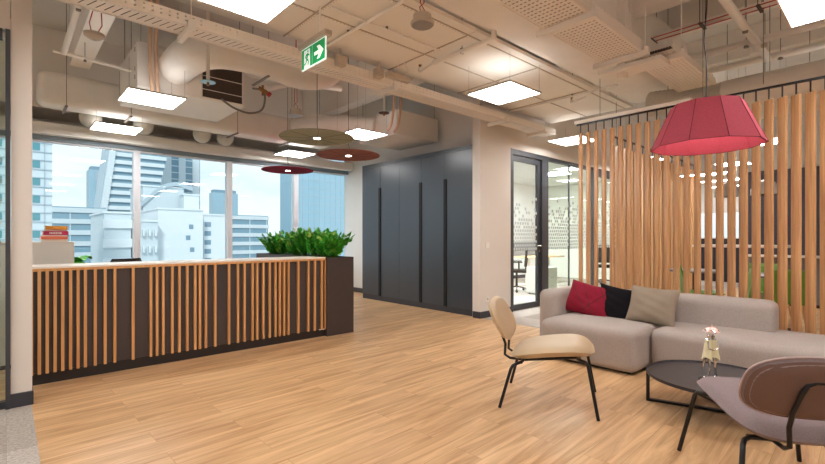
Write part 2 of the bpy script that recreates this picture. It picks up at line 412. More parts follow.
# outer shell of the room (behind the viewer and past the kitchen)
struct('wall_back', MB().b2(-3.5, 15, -3.5, -3.4, -.08, SL), 'wall_beige')
struct('wall_side', MB().b2(-3.5, -3.4, -3.4, 9, -.08, SL), 'wall_beige')
struct('wall_kitchen', MB().b2(15, 15.1, -3.4, 9, -.08, 1.25).b2(15, 15.1, -3.4, 9, 1.95, SL).b2(15, 15.1, -3.4, 2.6, 1.25, 1.95).b2(15, 15.1, 4.3, 9, 1.25, 1.95), 'wall_pale')
w = struct('window_9', MB().b2(15, 15.08, 2.6, 2.66, 1.25, 1.95).b2(15, 15.08, 3.4, 3.46, 1.25, 1.95).b2(15, 15.08, 4.24, 4.3, 1.25, 1.95), 'window_frame')
MB().b2(15.03, 15.04, 2.66, 4.24, 1.25, 1.95).build('glass', 'pane', w)
struct('trim_12', MB().b2(14.93, 15, 1.5, 4.45, 0, 1.22), 'dark_wall')
struct('trim_4', MB().b2(10.9, 11.05, -3.4, 2.19, 0, 2.55), 'dark_wall')

# ------------------------------------------------------------------ dropped soffit boards, beams, ducts (setting overhead)
rb = MB()
bx_ = [-3.0, -1.8, -.6, .68, 1.98, 3.28, 4.5, 5.68, 6.9]
for i in range(len(bx_)-1):
    for (y0, y1) in ((2.70, 3.40), (3.41, 4.02)):
        if bx_[i] >= 5.6 and y0 > 3: pass
        rb.b2(bx_[i]+.006, bx_[i+1]-.006, y0, y1, 3.20, 3.235)
struct('ceiling', rb, 'ceil_board')
st = MB()
for y in (2.80, 3.405):
    st.b2(-3, 6.9, y-.005, y+.005, 3.193, 3.20)
for x in bx_[1:-1]:
    st.b2(x-.006, x+.006, 2.8, 4.02, 3.193, 3.20)
struct('trim_5', st, 'seam_dark')
dt = MB()
for y in (2.825, 3.43):
    x = -1.0
    while x < 6.6: dt.b2(x, x+.012, y-.003, y+.003, 3.198, 3.202); x += .04
for x0 in bx_[2:-1]:
    y = 2.84
    while y < 4.0: dt.b2(x0+.02, x0+.026, y, y+.012, 3.198, 3.202); y += .04
struct('trim_6', dt, 'seam_dark')
struct('trim_7', MB().box((2.0, 2.36, 3.62), (10.0, .84, .82), bevel=.22, seg=5), 'duct_paint', smooth=True)
struct('trim_8', MB().b2(.64, .86, 4.6, 7.66, 3.6, SL), 'unit_paint')
struct('trim_9', MB().b2(4.75, 4.98, 4.6, WY, 3.75, SL), 'unit_paint')
struct('trim_10', MB().b2(6.5, 6.8, -3.4, 4.37, 4.0, SL), 'ceil_paint')
struct('trim_11', MB().b2(8.3, 8.6, -3.4, 4.37, 4.0, SL), 'ceil_paint')

def rod(mb, x, y, z0, z1=SL, r=.004): mb.cyl((x, y, z0), (x, y, z1), r, n=6); return mb
# window-side flat insulated duct
t = thing('air_duct', 'long flat wrapped air duct running above the windows', 'air duct', (2.8, 7.8, 3.04))
MB().box((2.55, 7.82, 3.26), (4.5, .44, .44), bevel=.1, seg=4).build('duct_body', 'duct_paint', None, smooth=True)
o = bpy.data.objects[-1] if False else None
for ob in list(bpy.data.objects):
    if ob.name == 'duct_body' and ob.parent is None:
        ob.parent = t; ob.matrix_parent_inverse = Matrix.Translation(-t.location)
hb = MB()
for x in (.6, 1.35, 2.9, 3.9): 
    rod(hb, x, 7.58, 3.0); hb.b2(x-.015, x+.015, 7.57, 8.06, 3.015, 3.03)
def islands(mb):
    bm = mb.bm; left = set(bm.verts); out = []
    while left:
        v = left.pop(); stack = [v]; isl = {v}
        while stack:
            a = stack.pop()
            for e in a.link_edges:
                b = e.other_vert(a)
                if b not in isl: isl.add(b); stack.append(b)
        left -= isl; out.append(isl)
    return out
def pieces(mb, name, m, par, world=True):
    """every loose piece becomes a part of its own"""
    for isl in islands(mb):
        nb = MB(); mp_ = {v: nb.bm.verts.new(v.co) for v in isl}
        for f in {f for v in isl for f in v.link_faces}: nb.bm.faces.new([mp_[v] for v in f.verts])
        o = nb.build(name, m, None if world else par)
        if world: adopt(o, par)
    mb.bm.free()
def adopt(ob, par): ob.parent = par; ob.matrix_parent_inverse = Matrix.Translation(-Vector(par.location)); return ob
pieces(hb, 'hanger', 'grey_wire', t)
# spigots under that duct (round foil caps)
for i, (x, nm) in enumerate(((.95, 'leftmost'), (1.65, 'second from the left'), (2.55, 'third from the left'), (2.95, 'rightmost'))):
    b = MB().sph((x, 8.3, 3.07), .15, n=16).cyl((x, 8.3, 3.07), (x, 8.3, 3.5), .13, n=16)
    tag(b.build('duct_spigot', 'flex_foil', smooth=True), 'round foil duct end above the window beam, %s of the row' % nm, 'duct', 'foil duct ends above the windows')

# ceiling fan-coil units
def fcu(x0, x1, y0, y1, z0, z1, gx0, gx1, label, gz0=None):
    t = thing('fan_coil_unit', label, 'air conditioner', ((x0+x1)/2, (y0+y1)/2, z0))
    adopt(MB().b2(x0, x1, y0, y1, z0, z1, .01).build('housing', 'unit_paint'), t)
    if gx0 is not None:
        g = adopt(MB().b2(gx0, gx1, y0-.012, y0, gz0, z1-.06).build('grille', 'grille_dark'), t)
        f = MB()
        for k in range(2): f.b2(gx0, gx1, y0-.02, y0-.012, gz0+.1+.18*k, gz0+.108+.18*k)
        f.b2(gx0-.02, gx0, y0-.02, y0, gz0-.02, z1-.04).b2(gx1, gx1+.02, y0-.02, y0, gz0-.02, z1-.04).b2(gx0, gx1, y0-.02, y0, gz0-.02, gz0)
        adopt(f.build('frame', 'tray_paint'), t)
    h = MB()
    for x in (x0+.05, x1-.05):
        for y in (y0+.05, y1-.05): rod(h, x, y, z1-.02)
    pieces(h, 'hanger', 'grey_wire', t)
    bt = MB()
    for z in () if gx0 is None else (z0+.12, z0+.22, z1-.1): bt.b2(x0-.006, x0, y0+.1, y0+.14, z, z+.05)
    pieces(bt, 'latch', 'seam_dark', t)
    return t
fcu(1.18, 2.50, 6.28, 7.40, 3.1, 3.66, 1.93, 2.46, 'large ceiling air unit with a dark open grille, left of the hanging felt discs', 3.13)
fcu(4.86, 5.86, 5.72, 6.80, 3.0, 3.42, None, None, 'boxy ceiling air unit hanging above the grey wardrobes')
t = thing('air_duct', 'fat round insulated duct with an elbow, passing under the slotted cable tray', 'air duct', (2, 5.3, 3.3))
adopt(MB().tube([(1.62, 6.28, 3.43), (1.61, 6.05, 3.42), (1.61, 5.78, 3.41), (1.67, 5.5, 3.42), (1.86, 5.33, 3.44), (2.2, 5.28, 3.45), (2.5, 5.28, 3.43), (2.9, 5.28, 3.42), (3.25, 5.28, 3.55), (3.35, 5.28, 3.9), (3.35, 5.28, 4.44)], .215, n=20, smooth=5).build('duct_body', 'duct_paint', smooth=True), t)
h = MB(); rod(h, 2.3, 5.05, 3.4); rod(h, 2.3, 5.51, 3.4); h.b2(2.285, 2.315, 5.05, 5.51, 3.16, 3.175); pieces(h, 'hanger', 'grey_wire', t)
# second duct above the discs, heading to the right unit
t = thing('air_duct', 'short pale duct joining the air unit above the wardrobes', 'air duct', (4.4, 6.3, 3.2))
adopt(MB().tube([(3.98, 7.56, 3.30), (4.15, 7.2, 3.32), (4.45, 6.8, 3.28), (4.85, 6.3, 3.21)], .17, n=18, smooth=4).build('duct_body', 'duct_paint', smooth=True), t)
h = MB(); rod(h, 4.2, 7.1, 3.3); pieces(h, 'hanger', 'grey_wire', t)
# ducts on the right, running away to the left of the picture (along Y)
def yduct(x, z, r, y0, y1, label, m='duct_paint', name='air_duct'):
    t = thing(name, label, 'air duct', (x, (y0+y1)/2, z))
    adopt(MB().cyl((x, y0, z), (x, y1, z), r, n=24).build('duct_body', m, smooth=50), t)
    h = MB()
    for y in (y0+.6, y1-.4):
        rod(h, x-r-.006, y, z); rod(h, x+r+.006, y, z)
    pieces(h, 'hanger', 'grey_wire', t)
yduct(5.02, 3.86, .235, -2.5, 2.6, 'thick round duct crossing behind the end of the wide cable tray')
yduct(6.25, 2.92, .17, -1.5, 1.40, 'round duct just above the top rail of the timber screen')
yduct(8.85, 3.35, .22, -2, 2.6, 'round duct over the canteen, seen through the timber screen')
t = thing('flexible_duct', 'crinkled flexible duct stub above the red lamp shade', 'duct', (6.25, 1.8, 3.0))
prof = []
fx = MB().tube([(6.25, 2.22-.025*i, 3.0-.0025*i) for i in range(0, 34)], [.15+.014*(i % 2) for i in range(34)], n=18)
adopt(fx.build('duct_body', 'flex_foil', smooth=60), t)
h = MB(); rod(h, 6.25, 2.0, 3.1); pieces(h, 'hanger', 'grey_wire', t)

def pipe(pts, r, label, m='pipe_paint', name='pipe', cat='pipe', hang=()):
    t = thing(name, label, cat, pts[0])
    adopt(MB().tube(pts, r, n=10, smooth=6 if name in ('hose', 'insulated_pipe') else 0).build('tube', m, smooth=50), t)
    if hang:
        h = MB()
        for (x, y, z) in hang: rod(h, x, y, z); h.cyl((x, y, z-r-.012), (x, y, z+.01), r*.5+.006, n=8)
        pieces(h, 'hanger', 'grey_wire', t)
    return t
pipe([(6.33, -2.5, 3.5), (6.33, 3.2, 3.5)], .04, 'thick white pipe crossing the ceiling above the screen, nearer of two', hang=[(6.33, 1.2, 3.5), (6.33, .1, 3.5)])
pipe([(7.1, -2.5, 3.52), (7.1, 3.2, 3.52)], .045, 'thick white pipe crossing the ceiling above the screen, farther of two', hang=[(7.1, 1.0, 3.52), (7.1, .2, 3.52)])
pipe([(3.2, 1.09, 3.44), (6.9, 1.09, 3.44)], .04, 'white pipe running away from the camera over the sofa and crossing two others', hang=[(4.1, 1.09, 3.44), (5.7, 1.09, 3.44)])
pipe([(7.8, -1.5, 3.35), (7.8, 2.6, 3.35)], .02, 'thin white pipe over the timber screen', hang=[(7.8, .8, 3.35)])
t = thing('pipe_valve', 'white junction box where two ceiling pipes cross above the screen', 'valve', (6.3, 1.09, 3.36))
adopt(MB().cyl((6.24, 1.09, 3.32), (6.24, 1.09, 3.40), .06, n=14).build('body', 'pipe_paint', smooth=50), t)
adopt(MB().cyl((6.2, 1.04, 3.38), (6.2, .99, 3.38), .025).build('cap', 'grey_plastic'), t)
# sprinkler pipe on the left and its cross branch
pipe([(.50, 4.65, 3.42), (.50, 6.62, 3.42)], .03, 'white sprinkler pipe beside the white downstand beam at top left', hang=[(.5, 5.2, 3.42)])
pipe([(.40, 6.62, 3.42), (1.18, 6.62, 3.38)], .02, 'thin white branch pipe from the sprinkler pipe to the large air unit', hang=[(.7, 6.62, 3.4)])
# vertical sprinkler drop in the middle
pipe([(3.42, 2.60, 4.1), (3.42, 2.60, 3.14), (3.42, 3.4, 3.14)], .03, 'white sprinkler pipe dropping down and turning along the ceiling boards', hang=[(3.42, 3.0, 3.16)])
pipe([(2.0, 3.2, 3.17), (3.3, 3.2, 3.17)], .012, 'thin conduit under the ceiling boards beside the exit sign', hang=[(2.6, 3.2, 3.19)])
pipe([(2.38, 4.0, 3.17), (2.38, 2.9, 3.17), (2.38, 2.2, 3.17)], .016, 'conduit crossing the ceiling boards behind the round speaker', hang=[(2.38, 3.5, 3.19)])
pipe([(5.68, 2.4, 3.17), (5.68, 4.0, 3.17)], .014, 'conduit crossing the ceiling boards before the hung screen', hang=[(5.68, 3.0, 3.19)])
# copper-coloured insulated refrigerant lines bending down
for k, x in enumerate((1.29, 1.355)):
    pipe([(x, 6.10, 4.4), (x, 6.12, 3.9), (x, 6.15, 3.6), (x+.01, 6.17, 3.3), (x+.03, 6.20, 3.12), (x+.06, 6.26, 3.04)], .022,
         'tan insulated pipe dropping to the large air unit, %s of two' % ('left' if k == 0 else 'right'), 'copper_insul', 'insulated_pipe', hang=[(x, 6.10, 4.3)])
for k, x in enumerate((4.50, 4.64)):
    pipe([(x, 5.35, 4.3), (x, 5.35, 3.5), (x+.03, 5.45, 3.1), (x+.15, 5.7, 3.02)], .02,
         'tan insulated pipe hanging down above the rust disc lamp, %s of two' % ('left' if k == 0 else 'right'), 'copper_insul', 'insulated_pipe', hang=[(x, 5.35, 4.3)])
pipe([(2.50, 6.0, 3.30), (2.62, 5.9, 3.25), (2.60, 5.9, 3.02), (2.45, 5.95, 2.94), (2.25, 6.0, 2.98), (2.1, 6.05, 3.08)], .014, 'loose dark grey hose looping below the large air unit', 'grey_wire', 'hose', 'hose')
t = thing('valve', 'brass valve with a red cap at the end of the air unit pipe', 'valve', (2.62, 5.9, 3.25))
adopt(MB().cyl((2.55, 5.92, 3.3), (2.66, 5.88, 3.24), .028, n=10).cyl((2.6, 5.9, 3.2), (2.6, 5.9, 3.34), .016, n=8).build('body', 'brass', smooth=50), t)
adopt(MB().cyl((2.66, 5.88, 3.24), (2.70, 5.87, 3.21), .034, n=10).build('cap', 'red_cable'), t)
pipe([(2.64, 5.88, 3.3), (3.1, 5.9, 3.5), (3.9, 5.95, 3.6)], .045, 'white pipe leading away from the brass valve', hang=[(3.3, 5.91, 3.52)])

# cable trays
def tray(x0, x1, y0, y1, z0, fh, bot, side, label, brackets, loc, drop=None):
    t = thing('cable_tray', label, 'cable tray', loc)
    adopt(MB().b2(x0, x1, y0, y1, z0, z0+.003).build('tray_base', bot), t)
    adopt(MB().b2(x0, x1, y0-.003, y0, z0, z0+fh).build('side_rail', side), t)
    adopt(MB().b2(x0, x1, y1, y1+.003, z0, z0+fh).build('side_rail', side), t)
    lip = MB().b2(x0, x1, y0-.003, y0+.012, z0+fh, z0+fh+.004).b2(x0, x1, y0, y0+.012, z0-.003, z0).b2(x0, x1, y1-.012, y1, z0-.003, z0)
    adopt(lip.build('lip', 'tray_paint'), t)
    cb = MB()
    nc = int((y1-y0-.03)/.024)
    for k in range(nc): cb.tube([(x0, y0+.025+k*.024, z0+.02), (x1, y0+.025+k*.024, z0+.02)], .0125, n=6)
    adopt(cb.build('cables', 'grille_dark'), t)  # cables packed dense and dark, painting in the shade inside the tray
    for x in brackets:
        b = MB().b2(x-.022, x+.022, y0-.05, y1+.06, z0-.05, z0-.004).b2(x-.03, x+.03, y0-.06, y0-.03, z0-.055, z0+.02)
        rod(b, x, y0-.03, z0-.03); rod(b, x, y1+.04, z0-.03)
        adopt(b.build('bracket', 'pipe_paint'), t)
    return t
tray(-3.0, 6.9, 3.95, 4.19, 3.0, .085, 'tray_slots', 'tray_side', 'long slotted cable tray running from top left to the glass office wall', (1.12, 3.3, 5.45, 6.5), (2, 4.07, 3.0))
tray(-1.5, 4.45, 1.63, 2.03, 3.0, .10, 'tray_wide', 'tray_side', 'wide perforated cable tray at top centre with cross brackets', (3.35, 4.4), (1.5, 1.83, 3.0))
tray(4.56, 5.98, 1.42, 1.80, 3.0, .06, 'tray_wide', 'tray_side', 'short ribbed cable tray behind the red lamp shade', (4.70,), (5.3, 1.6, 3.0))
t = thing('cable_ladder', 'narrow tray carrying two red cables high over the sofa', 'cable tray', (5.6, 1, 3.6))
adopt(MB().b2(5.55, 5.67, -2, 2.4, 3.585, 3.59).build('tray_base', 'ceil_paint'), t)
adopt(MB().tube([(5.55, -2, 3.57), (5.55, 2.4, 3.57)], .006, n=6).tube([(5.66, -2, 3.57), (5.66, 2.4, 3.57)], .006, n=6).build('cables', 'red_cable'), t)
for y in (-.5, .45, .95, 1.45, 1.95):
    b = MB().b2(5.5, 5.7, y-.015, y+.015, 3.545, 3.56); rod(b, 5.5, y, 3.55); rod(b, 5.7, y, 3.55)
    adopt(b.build('bracket', 'grille_dark'), t)
t = thing('vertical_riser', 'pale boxed bracket post hanging where the wide tray ends', 'bracket', (4.62, 1.9, 2.9))
adopt(MB().b2(4.58, 4.66, 1.86, 1.94, 2.86, SL).build('post', 'pipe_paint'), t)
adopt(MB().b2(4.5, 4.74, 1.5, 2.1, 2.92, 2.96).build('arm', 'pipe_paint'), t)

# ------------------------------------------------------------------ LED panels
led0 = None
def led(x, y, z, label, group='square LED ceiling panels', top=None, s=.6, m='led'):
    global led0
    t = thing('led_panel', label, 'ceiling light', (x, y, z), 0, group)
    MB().b2(-s/2+.012, s/2-.012, -s/2+.012, s/2-.012, 0, .004).build('diffuser', m, t)
    f = MB()
    for (a, b, c, d) in ((-s/2, s/2, -s/2, -s/2+.012), (-s/2, s/2, s/2-.012, s/2), (-s/2, -s/2+.012, -s/2+.012, s/2-.012), (s/2-.012, s/2, -s/2+.012, s/2-.012)):
        f.b2(a, b, c, d, -.004, .012)
    f.b2(-s/2, s/2, -s/2, s/2, .008, .014); f.build('frame', 'led_frame', t)
    if m == 'led': MB().b2(-s/2+.05, s/2-.05, -s/2+.05, s/2-.05, .014, .017).build('added_uplight', 'added_up_glow', t)  # glowing top sheet added only to brighten the ceiling above
    tp = (top or SL) - z
    w = MB()
    for sx in (-1, 1):
        for sy in (-1, 1): w.cyl((sx*(s/2-.02), sy*(s/2-.02), .01), (sx*(s/2-.02), sy*(s/2-.02), tp), .0015, n=4)
    pieces(w, 'wire', 'grey_wire', t, False)
    return t
for (x, y, top, lab) in (
    (1.17, 2.95, 3.2, 'square white LED panel cut by the top edge, left of the exit sign'),
    (4.17, 3.03, 3.2, 'square white LED panel hanging alone under the ceiling boards at upper centre'),
    (4.20, .275, None, 'square white LED panel at the top right corner'),
    (1.27, 5.95, 3.22, 'square white LED panel below the large air unit'),
    (1.22, 7.92, 3.04, 'square white LED panel close to the windows, at left'),
    (4.17, 7.98, 3.04, 'square white LED panel close to the windows, behind the felt discs'),
    (4.17, 5.76, None, 'square white LED panel right of the green felt disc'),
    (7.05, 3.72, 3.2, 'square white LED panel above the glass office door'),
    (1.27, .28, None, 'square white LED panel over the camera position'),
    (-1.7, .28, None, 'square white LED panel behind the camera at left'),
    (-1.7, 2.95, 3.2, 'square white LED panel over the left carpet'),
    (1.27, -2.3, None, 'square white LED panel behind the camera'),
    (4.17, -2.3, None, 'square white LED panel behind the grey lounge chair'),
    (7.05, .28, None, 'square white LED panel just beyond the timber screen'),
    (-1.7, 5.95, None, 'square white LED panel added to light the room beyond the left glass door'),  # unseen panel, added to light the dark left room
    (9.6, 1.6, None, 'square white LED panel over the canteen counter'),
    (11.9, 2.5, None, 'square white LED panel at the far end of the canteen'),
    (9.9, 3.6, None, 'square white LED panel over the corridor behind the screen'),
    (13.4, 3.3, None, 'farthest square white LED panel over the corridor')):
    led(x, y, 2.88, lab, top=top)
led(7.6, 5.6, 2.87, 'LED panel in the glass office ceiling, seen through the door', 'office LED panels', 2.9, m='led_office')
led(10.3, 5.9, 2.87, 'LED panel in the glass office ceiling, seen through the fixed pane', 'office LED panels', 2.9, m='led_office')
led(8.9, 7.2, 2.87, 'LED panel added to brighten the glass office, nearest its back wall', 'office LED panels', 2.9, m='led_office')  # extra panel, added because the office came out dark
# slim linear lights in the canteen
for k, (x, y) in enumerate(((8.6, 2.2), (10.0, 2.35), (11.4, 2.55), (12.8, 2.7), (14.2, 2.85))):
    t = thing('linear_light', 'slim linear light in the canteen row, %s from the sofa' % ('first second third fourth fifth'.split()[k]), 'ceiling light', (x, y, 2.3+.02*k), 0, 'slim canteen lights')
    MB().b2(-.03, .03, -.35, .35, 0, .012).build('diffuser', 'led_dim', t)
    f = MB().b2(-.035, .035, -.36, .36, .012, .05)
    for yy in (-.3, .3): f.cyl((0, yy, .05), (0, yy, SL-2.3-.02*k), .003, n=5)
    f.build('housing', 'led_frame', t)

# ------------------------------------------------------------------ exit sign
SX = 1.94
t = thing('exit_sign', 'green emergency exit sign with running man and arrow, hung below the boards', 'sign', (SX, 3.38, 2.70))
def ad(mb, name, m, **k): return adopt(mb.build(name, m, **k), t)
ad(MB().b2(SX-.02, SX+.05, 3.165, 3.62, 2.915, 2.96, .004), 'housing', 'grey_plastic')
ad(MB().b2(SX+.005, SX+.015, 3.195, 3.595, 2.725, 2.915), 'panel', 'sign_white')
fx = SX+.004
g = MB().b2(fx-.002, fx, 3.203, 3.405, 2.736, 2.905)
ad(g, 'arrow_field', 'sign_green')
ad(MB().b2(fx-.002, fx, 3.412, 3.588, 2.736, 2.905), 'figure_field', 'sign_green')
# arrow points to the right of the picture = -Y
arw = MB().prism([(-.075, .015), (0, .015), (-.03, .055), (.015, .055), (.075, 0), (.015, -.055), (-.03, -.055), (0, -.015), (-.075, -.015)], (fx-.002, 3.298, 2.815), (0, -1, 0), (0, 0, 1), (-.001, 0, 0))
ad(arw, 'arrow', 'sign_white')
dr = MB().prism([(-.045, -.085), (.055, -.085), (.055, .07), (-.045, .07)], (fx-.002, 3.50, 2.82), (0, -1, 0), (0, 0, 1), (-.0006, 0, 0))
ad(dr, 'doorway', 'sign_white')
mn = MB(); ox = fx-.0026
def seg(a, b, w):
    ax_, ay_ = a; bx2, by2 = b; w *= 1.35; L_ = math.hypot(bx2-ax_, by2-ay_); nx, ny = -(by2-ay_)/L_*w, (bx2-ax_)/L_*w
    mn.prism([(ax_+nx, ay_+ny), (ax_-nx, ay_-ny), (bx2-nx, by2-ny), (bx2+nx, by2+ny)], (ox, 3.50, 2.82), (0, -1, 0), (0, 0, 1), (-.0006, 0, 0))
mn.prism([(.022+.012*math.cos(a*.785), .052+.012*math.sin(a*.785)) for a in range(8)], (ox, 3.5, 2.82), (0, -1, 0), (0, 0, 1), (-.0006, 0, 0))
seg((.018, .036), (.0, -.008), .010); seg((.018, .034), (.045, .012), .005); seg((.012, .034), (-.018, .024), .005); seg((-.018, .024), (-.026, .0), .005)
seg((.0, -.008), (.03, -.03), .006); seg((.03, -.03), (.022, -.066), .006); seg((.0, -.008), (-.012, -.04), .006); seg((-.012, -.04), (-.042, -.052), .005)
ad(mn, 'running_figure', 'sign_green')
h = MB(); rod(h, SX+.015, 3.30, 2.96, 3.2, .008); ad(h, 'hanger', 'pipe_paint')

# ------------------------------------------------------------------ speakers, detectors, sprinklers
def speaker(x, y, z, r, hgt, label, wire=True):
    t = thing('ceiling_speaker', label, 'speaker', (x, y, z))
    MB().lathe([(r*.72, hgt), (r*.78, hgt*.94), (r*.80, .03), (r, .02), (r, .006), (r*.94, 0)], n=28).build('body', 'grey_plastic', t, smooth=40)
    MB().cyl((0, 0, -.004), (0, 0, .004), r*.9, n=28).build('grille', 'galv', t)
    w = MB().tube([(-.01, 0, hgt), (-.03, 0, hgt+.05), (.02, 0, hgt+.1), (0, 0, SL-z)], .004, n=5).tube([(.01, 0, hgt), (.03, 0, hgt+.04), (-.02, 0, hgt+.09), (.012, 0, SL-z)], .004, n=5)
    pieces(w, 'wire', 'red_cable', t, False)
speaker(2.475, 2.595, 2.96, .095, .085, 'round white ceiling speaker hanging at top centre')
speaker(2.95, 5.62, 2.93, .10, .09, 'white round speaker hanging on red wires below the exit sign')
def detector(x, y, z, label):
    t = thing('smoke_detector', label, 'smoke detector', (x, y, z))
    MB().lathe([(.03, 0), (.05, .01), (.085, .035), (.09, .06), (.05, .062)], n=24).build('body', 'grey_plastic', t, smooth=40)
    MB().cyl((0, 0, -.002), (0, 0, .004), .018).build('sensor', 'galv', t)
    w = MB()
    for k in (-1, 1): w.tube([(k*.02, 0, .06), (k*.05, -.1, .12), (k*.03, -.2, .22), (k*.05, -.35, .4), (k*.04, -.4, SL-z)], .005, n=5)
    pieces(w, 'wire', 'red_cable', t, False)
detector(.635, 5.31, 3.18, 'round smoke detector with looping red wires under the white beam at top left')
def sprinkler(x, y, z, label, m):
    t = thing('sprinkler', label, 'sprinkler', (x, y, z))
    MB().cyl((0, 0, 0), (0, 0, .006), .075, n=24).build('deflector_disc', m, t)
    MB().cyl((0, 0, -.035), (0, 0, .02), .014, n=10).build('head', 'brass', t)
    MB().cyl((0, 0, .02), (0, 0, SL-z), .018, n=10).build('drop_pipe', 'pipe_paint', t)
sprinkler(1.597, 5.0, 2.913, 'sprinkler with pale blue disc in front of the dark grille', 'sprinkler_disc')
sprinkler(3.93, 4.90, 3.0, 'sprinkler with dark disc right of the hanging discs', 'grille_dark')
for i, (x, y, lab) in enumerate(((3.42, 3.62, 'small brass upright sprinkler on the pipe left of the lone panel'), (5.75, 3.05, 'small brass upright sprinkler near the top of the screen'))):
    t = thing('sprinkler', lab, 'sprinkler', (x, y, 3.10))
    MB().cyl((0, 0, 0), (0, 0, .05), .02).build('socket', 'pipe_paint', t)
    MB().cyl((0, 0, .05), (0, 0, .075), .01).cyl((0, 0, .075), (0, 0, .08), .02).build('head', 'brass', t)
    MB().cyl((0, 0, 0), (0, -.2, .04), .012).build('drop_pipe', 'pipe_paint', t)
t = thing('emergency_light', 'slim box-shaped light fitting below the round speaker', 'light', (3.18, 3.72, 2.98))
MB().b2(-.16, .16, -.03, .03, 0, .06, .006).build('housing', 'grey_plastic', t)
MB().tube([(.1, 0, .06), (.14, 0, .15), (.08, 0, .22)], .006, n=6, smooth=4).cyl((0, 0, .06), (0, 0, .22), .004, n=5).build('wire', 'pipe_paint', t)
for k, x in enumerate((2.55, 3.05)):
    o = MB().b2(x-.05, x+.05, 3.86, 3.94, 3.02, 3.12, .01).cyl((x, 3.9, 3.12), (x, 3.9, 3.2), .012).build('junction_box', 'grey_plastic')
    tag(o, 'small square junction box on the slotted tray, %s of two' % ('left' if k == 0 else 'right'), 'junction box')

# ------------------------------------------------------------------ felt disc pendants
def disc(x, y, z, r, m, label):
    t = thing('disc_pendant', label, 'pendant lamp', (x, y, z), 0, 'flat felt disc pendants')
    MB().lathe([(r-.006, 0), (r, .006), (r-.006, .014)], n=56).build('felt_disc', m, t, smooth=30)
    gr = MB()
    for k in range(8):
        a = k*math.pi/4+.3
        gr.cyl((.07*math.cos(a), .07*math.sin(a), -.0005), (r*.97*math.cos(a), r*.97*math.sin(a), -.0005), .0022, n=4)
    gr.build('seams', 'felt_groove', t)
    MB().cyl((0, 0, -.006), (0, 0, .002), .042, n=20).build('bulb', 'bulb', t)
    MB().lathe([(.05, .014), (.05, .05), (.03, .065)], n=20).build('canopy', 'black_cable', t)
    MB().tube([(0, 0, .06), (.02, .01, .11), (0, 0, .17), (0, 0, SL-z)], .0035, n=6).build('cord', 'black_cable', t)
disc(2.95, 5.05, 2.525, .475, 'felt_green', 'large olive green felt disc lamp, biggest of the three hanging discs')
disc(3.82, 5.62, 2.485, .475, 'felt_rust', 'rust brown felt disc lamp, rightmost of the three hanging discs')
disc(3.70, 7.35, 2.44, .45, 'felt_plum', 'plum red felt disc lamp nearest the windows, lowest of the three')

# ------------------------------------------------------------------ red faceted lamp
LX, LY, LZ = 3.62, .915, 1.885
t = thing('felt_pendant', 'large red faceted felt lamp shade hanging over the coffee table', 'pendant lamp', (LX, LY, LZ))
N = 10; a0 = al - math.pi/2 + R(5); rb_, rt_, hh = .345, .215, .295
sh = MB()
def ring(r, z, ins=0): return [sh.bm.verts.new((r*math.cos(a0+2*math.pi*k/N), r*math.sin(a0+2*math.pi*k/N), z)) for k in range(N)]
A = ring(rb_, 0); B = ring(rt_, hh); B2 = ring(rt_-.012, hh-.0); A2 = ring(rb_-.012, 0)
C0 = ring(.02, hh+.012)
for k in range(N):
    j = (k+1) % N
    sh.bm.faces.new((A[k], A[j], B[j], B[k])); sh.bm.faces.new((A2[j], A2[k], B2[k], B2[j])); sh.bm.faces.new((A[j], A[k], A2[k], A2[j]))
    sh.bm.faces.new((B[k], B[j], C0[j], C0[k])); 
sh.bm.faces.new(C0)
for f in sh.bm.faces: f.material_index = 0
sh.build('shade', 'felt_red', t)
sm = MB()
for k in range(N):
    a = a0+2*math.pi*k/N; b = a0+2*math.pi*(k+1)/N
    sm.cyl((rb_*math.cos(a), rb_*math.sin(a), 0), (rt_*math.cos(a), rt_*math.sin(a), hh), .0022, n=5)
    sm.cyl(((rb_)*math.cos(a), (rb_)*math.sin(a), 0), ((rb_)*math.cos(b), (rb_)*math.sin(b), 0), .002, n=5)
sm.build('seams', 'felt_dark', t)
MB().lathe([(.03, hh), (.03, hh+.04), (.012, hh+.06)], n=14).build('cap', 'black_cable', t)
MB().tube([(0, 0, hh+.05), (.004, .0, .6), (-.01, .01, .75), (.014, 0, 1.0), (.0, 0, 1.3), (.01, 0, SL-LZ)], .004, n=6, smooth=5).build('cord', 'black_cable', t)
MB().sph((0, 0, .17), .045, n=14).build('bulb', 'lamp_bulb', t, smooth=True)
MB().cyl((0, 0, .2), (0, 0, hh), .02).build('socket', 'black_cable', t)

# ------------------------------------------------------------------ reception desk
DY = 4.93
t = thing('reception_desk', 'long dark reception counter clad in vertical timber battens', 'reception desk', (1.55, DY, 0))
def ad(mb, name, m, **k): return adopt(mb.build(name, m, **k), t)
ad(MB().b2(.16, 2.98, DY, DY+.05, .10, .972).b2(.16, .2, DY+.05, DY+.6, .1, .972).b2(2.94, 2.98, DY+.05, DY+.6, .1, .972), 'front_panel', 'desk_panel')
ad(MB().b2(.16, 2.985, DY-.0, DY+.04, 0, .098), 'plinth', 'desk_plinth')
ad(MB().b2(.15, 2.985, DY-.03, DY+.40, .985, 1.002, .003), 'countertop', 'counter_white')
ad(MB().b2(.15, 2.985, DY-.028, DY-.006, .962, .984), 'top_batten', 'batten_wood')
ad(MB().b2(.2, 2.94, DY+.40, DY+.74, .70, .73), 'worktop', 'counter_white')
px = [39.4,47.3,55.2,62.8,70.7,78.1,85.5,95.4,105.3,115,133.3,151.1,157.2,163.4,172.5,179.6,187.5,195.4,200.2,206.1,215.5,229.3,238.2,244.8,252.9,257.5,263.6,270,275.8,280.2,284.5,288.8,298.7,308.7,315.3,322.1,325.7]
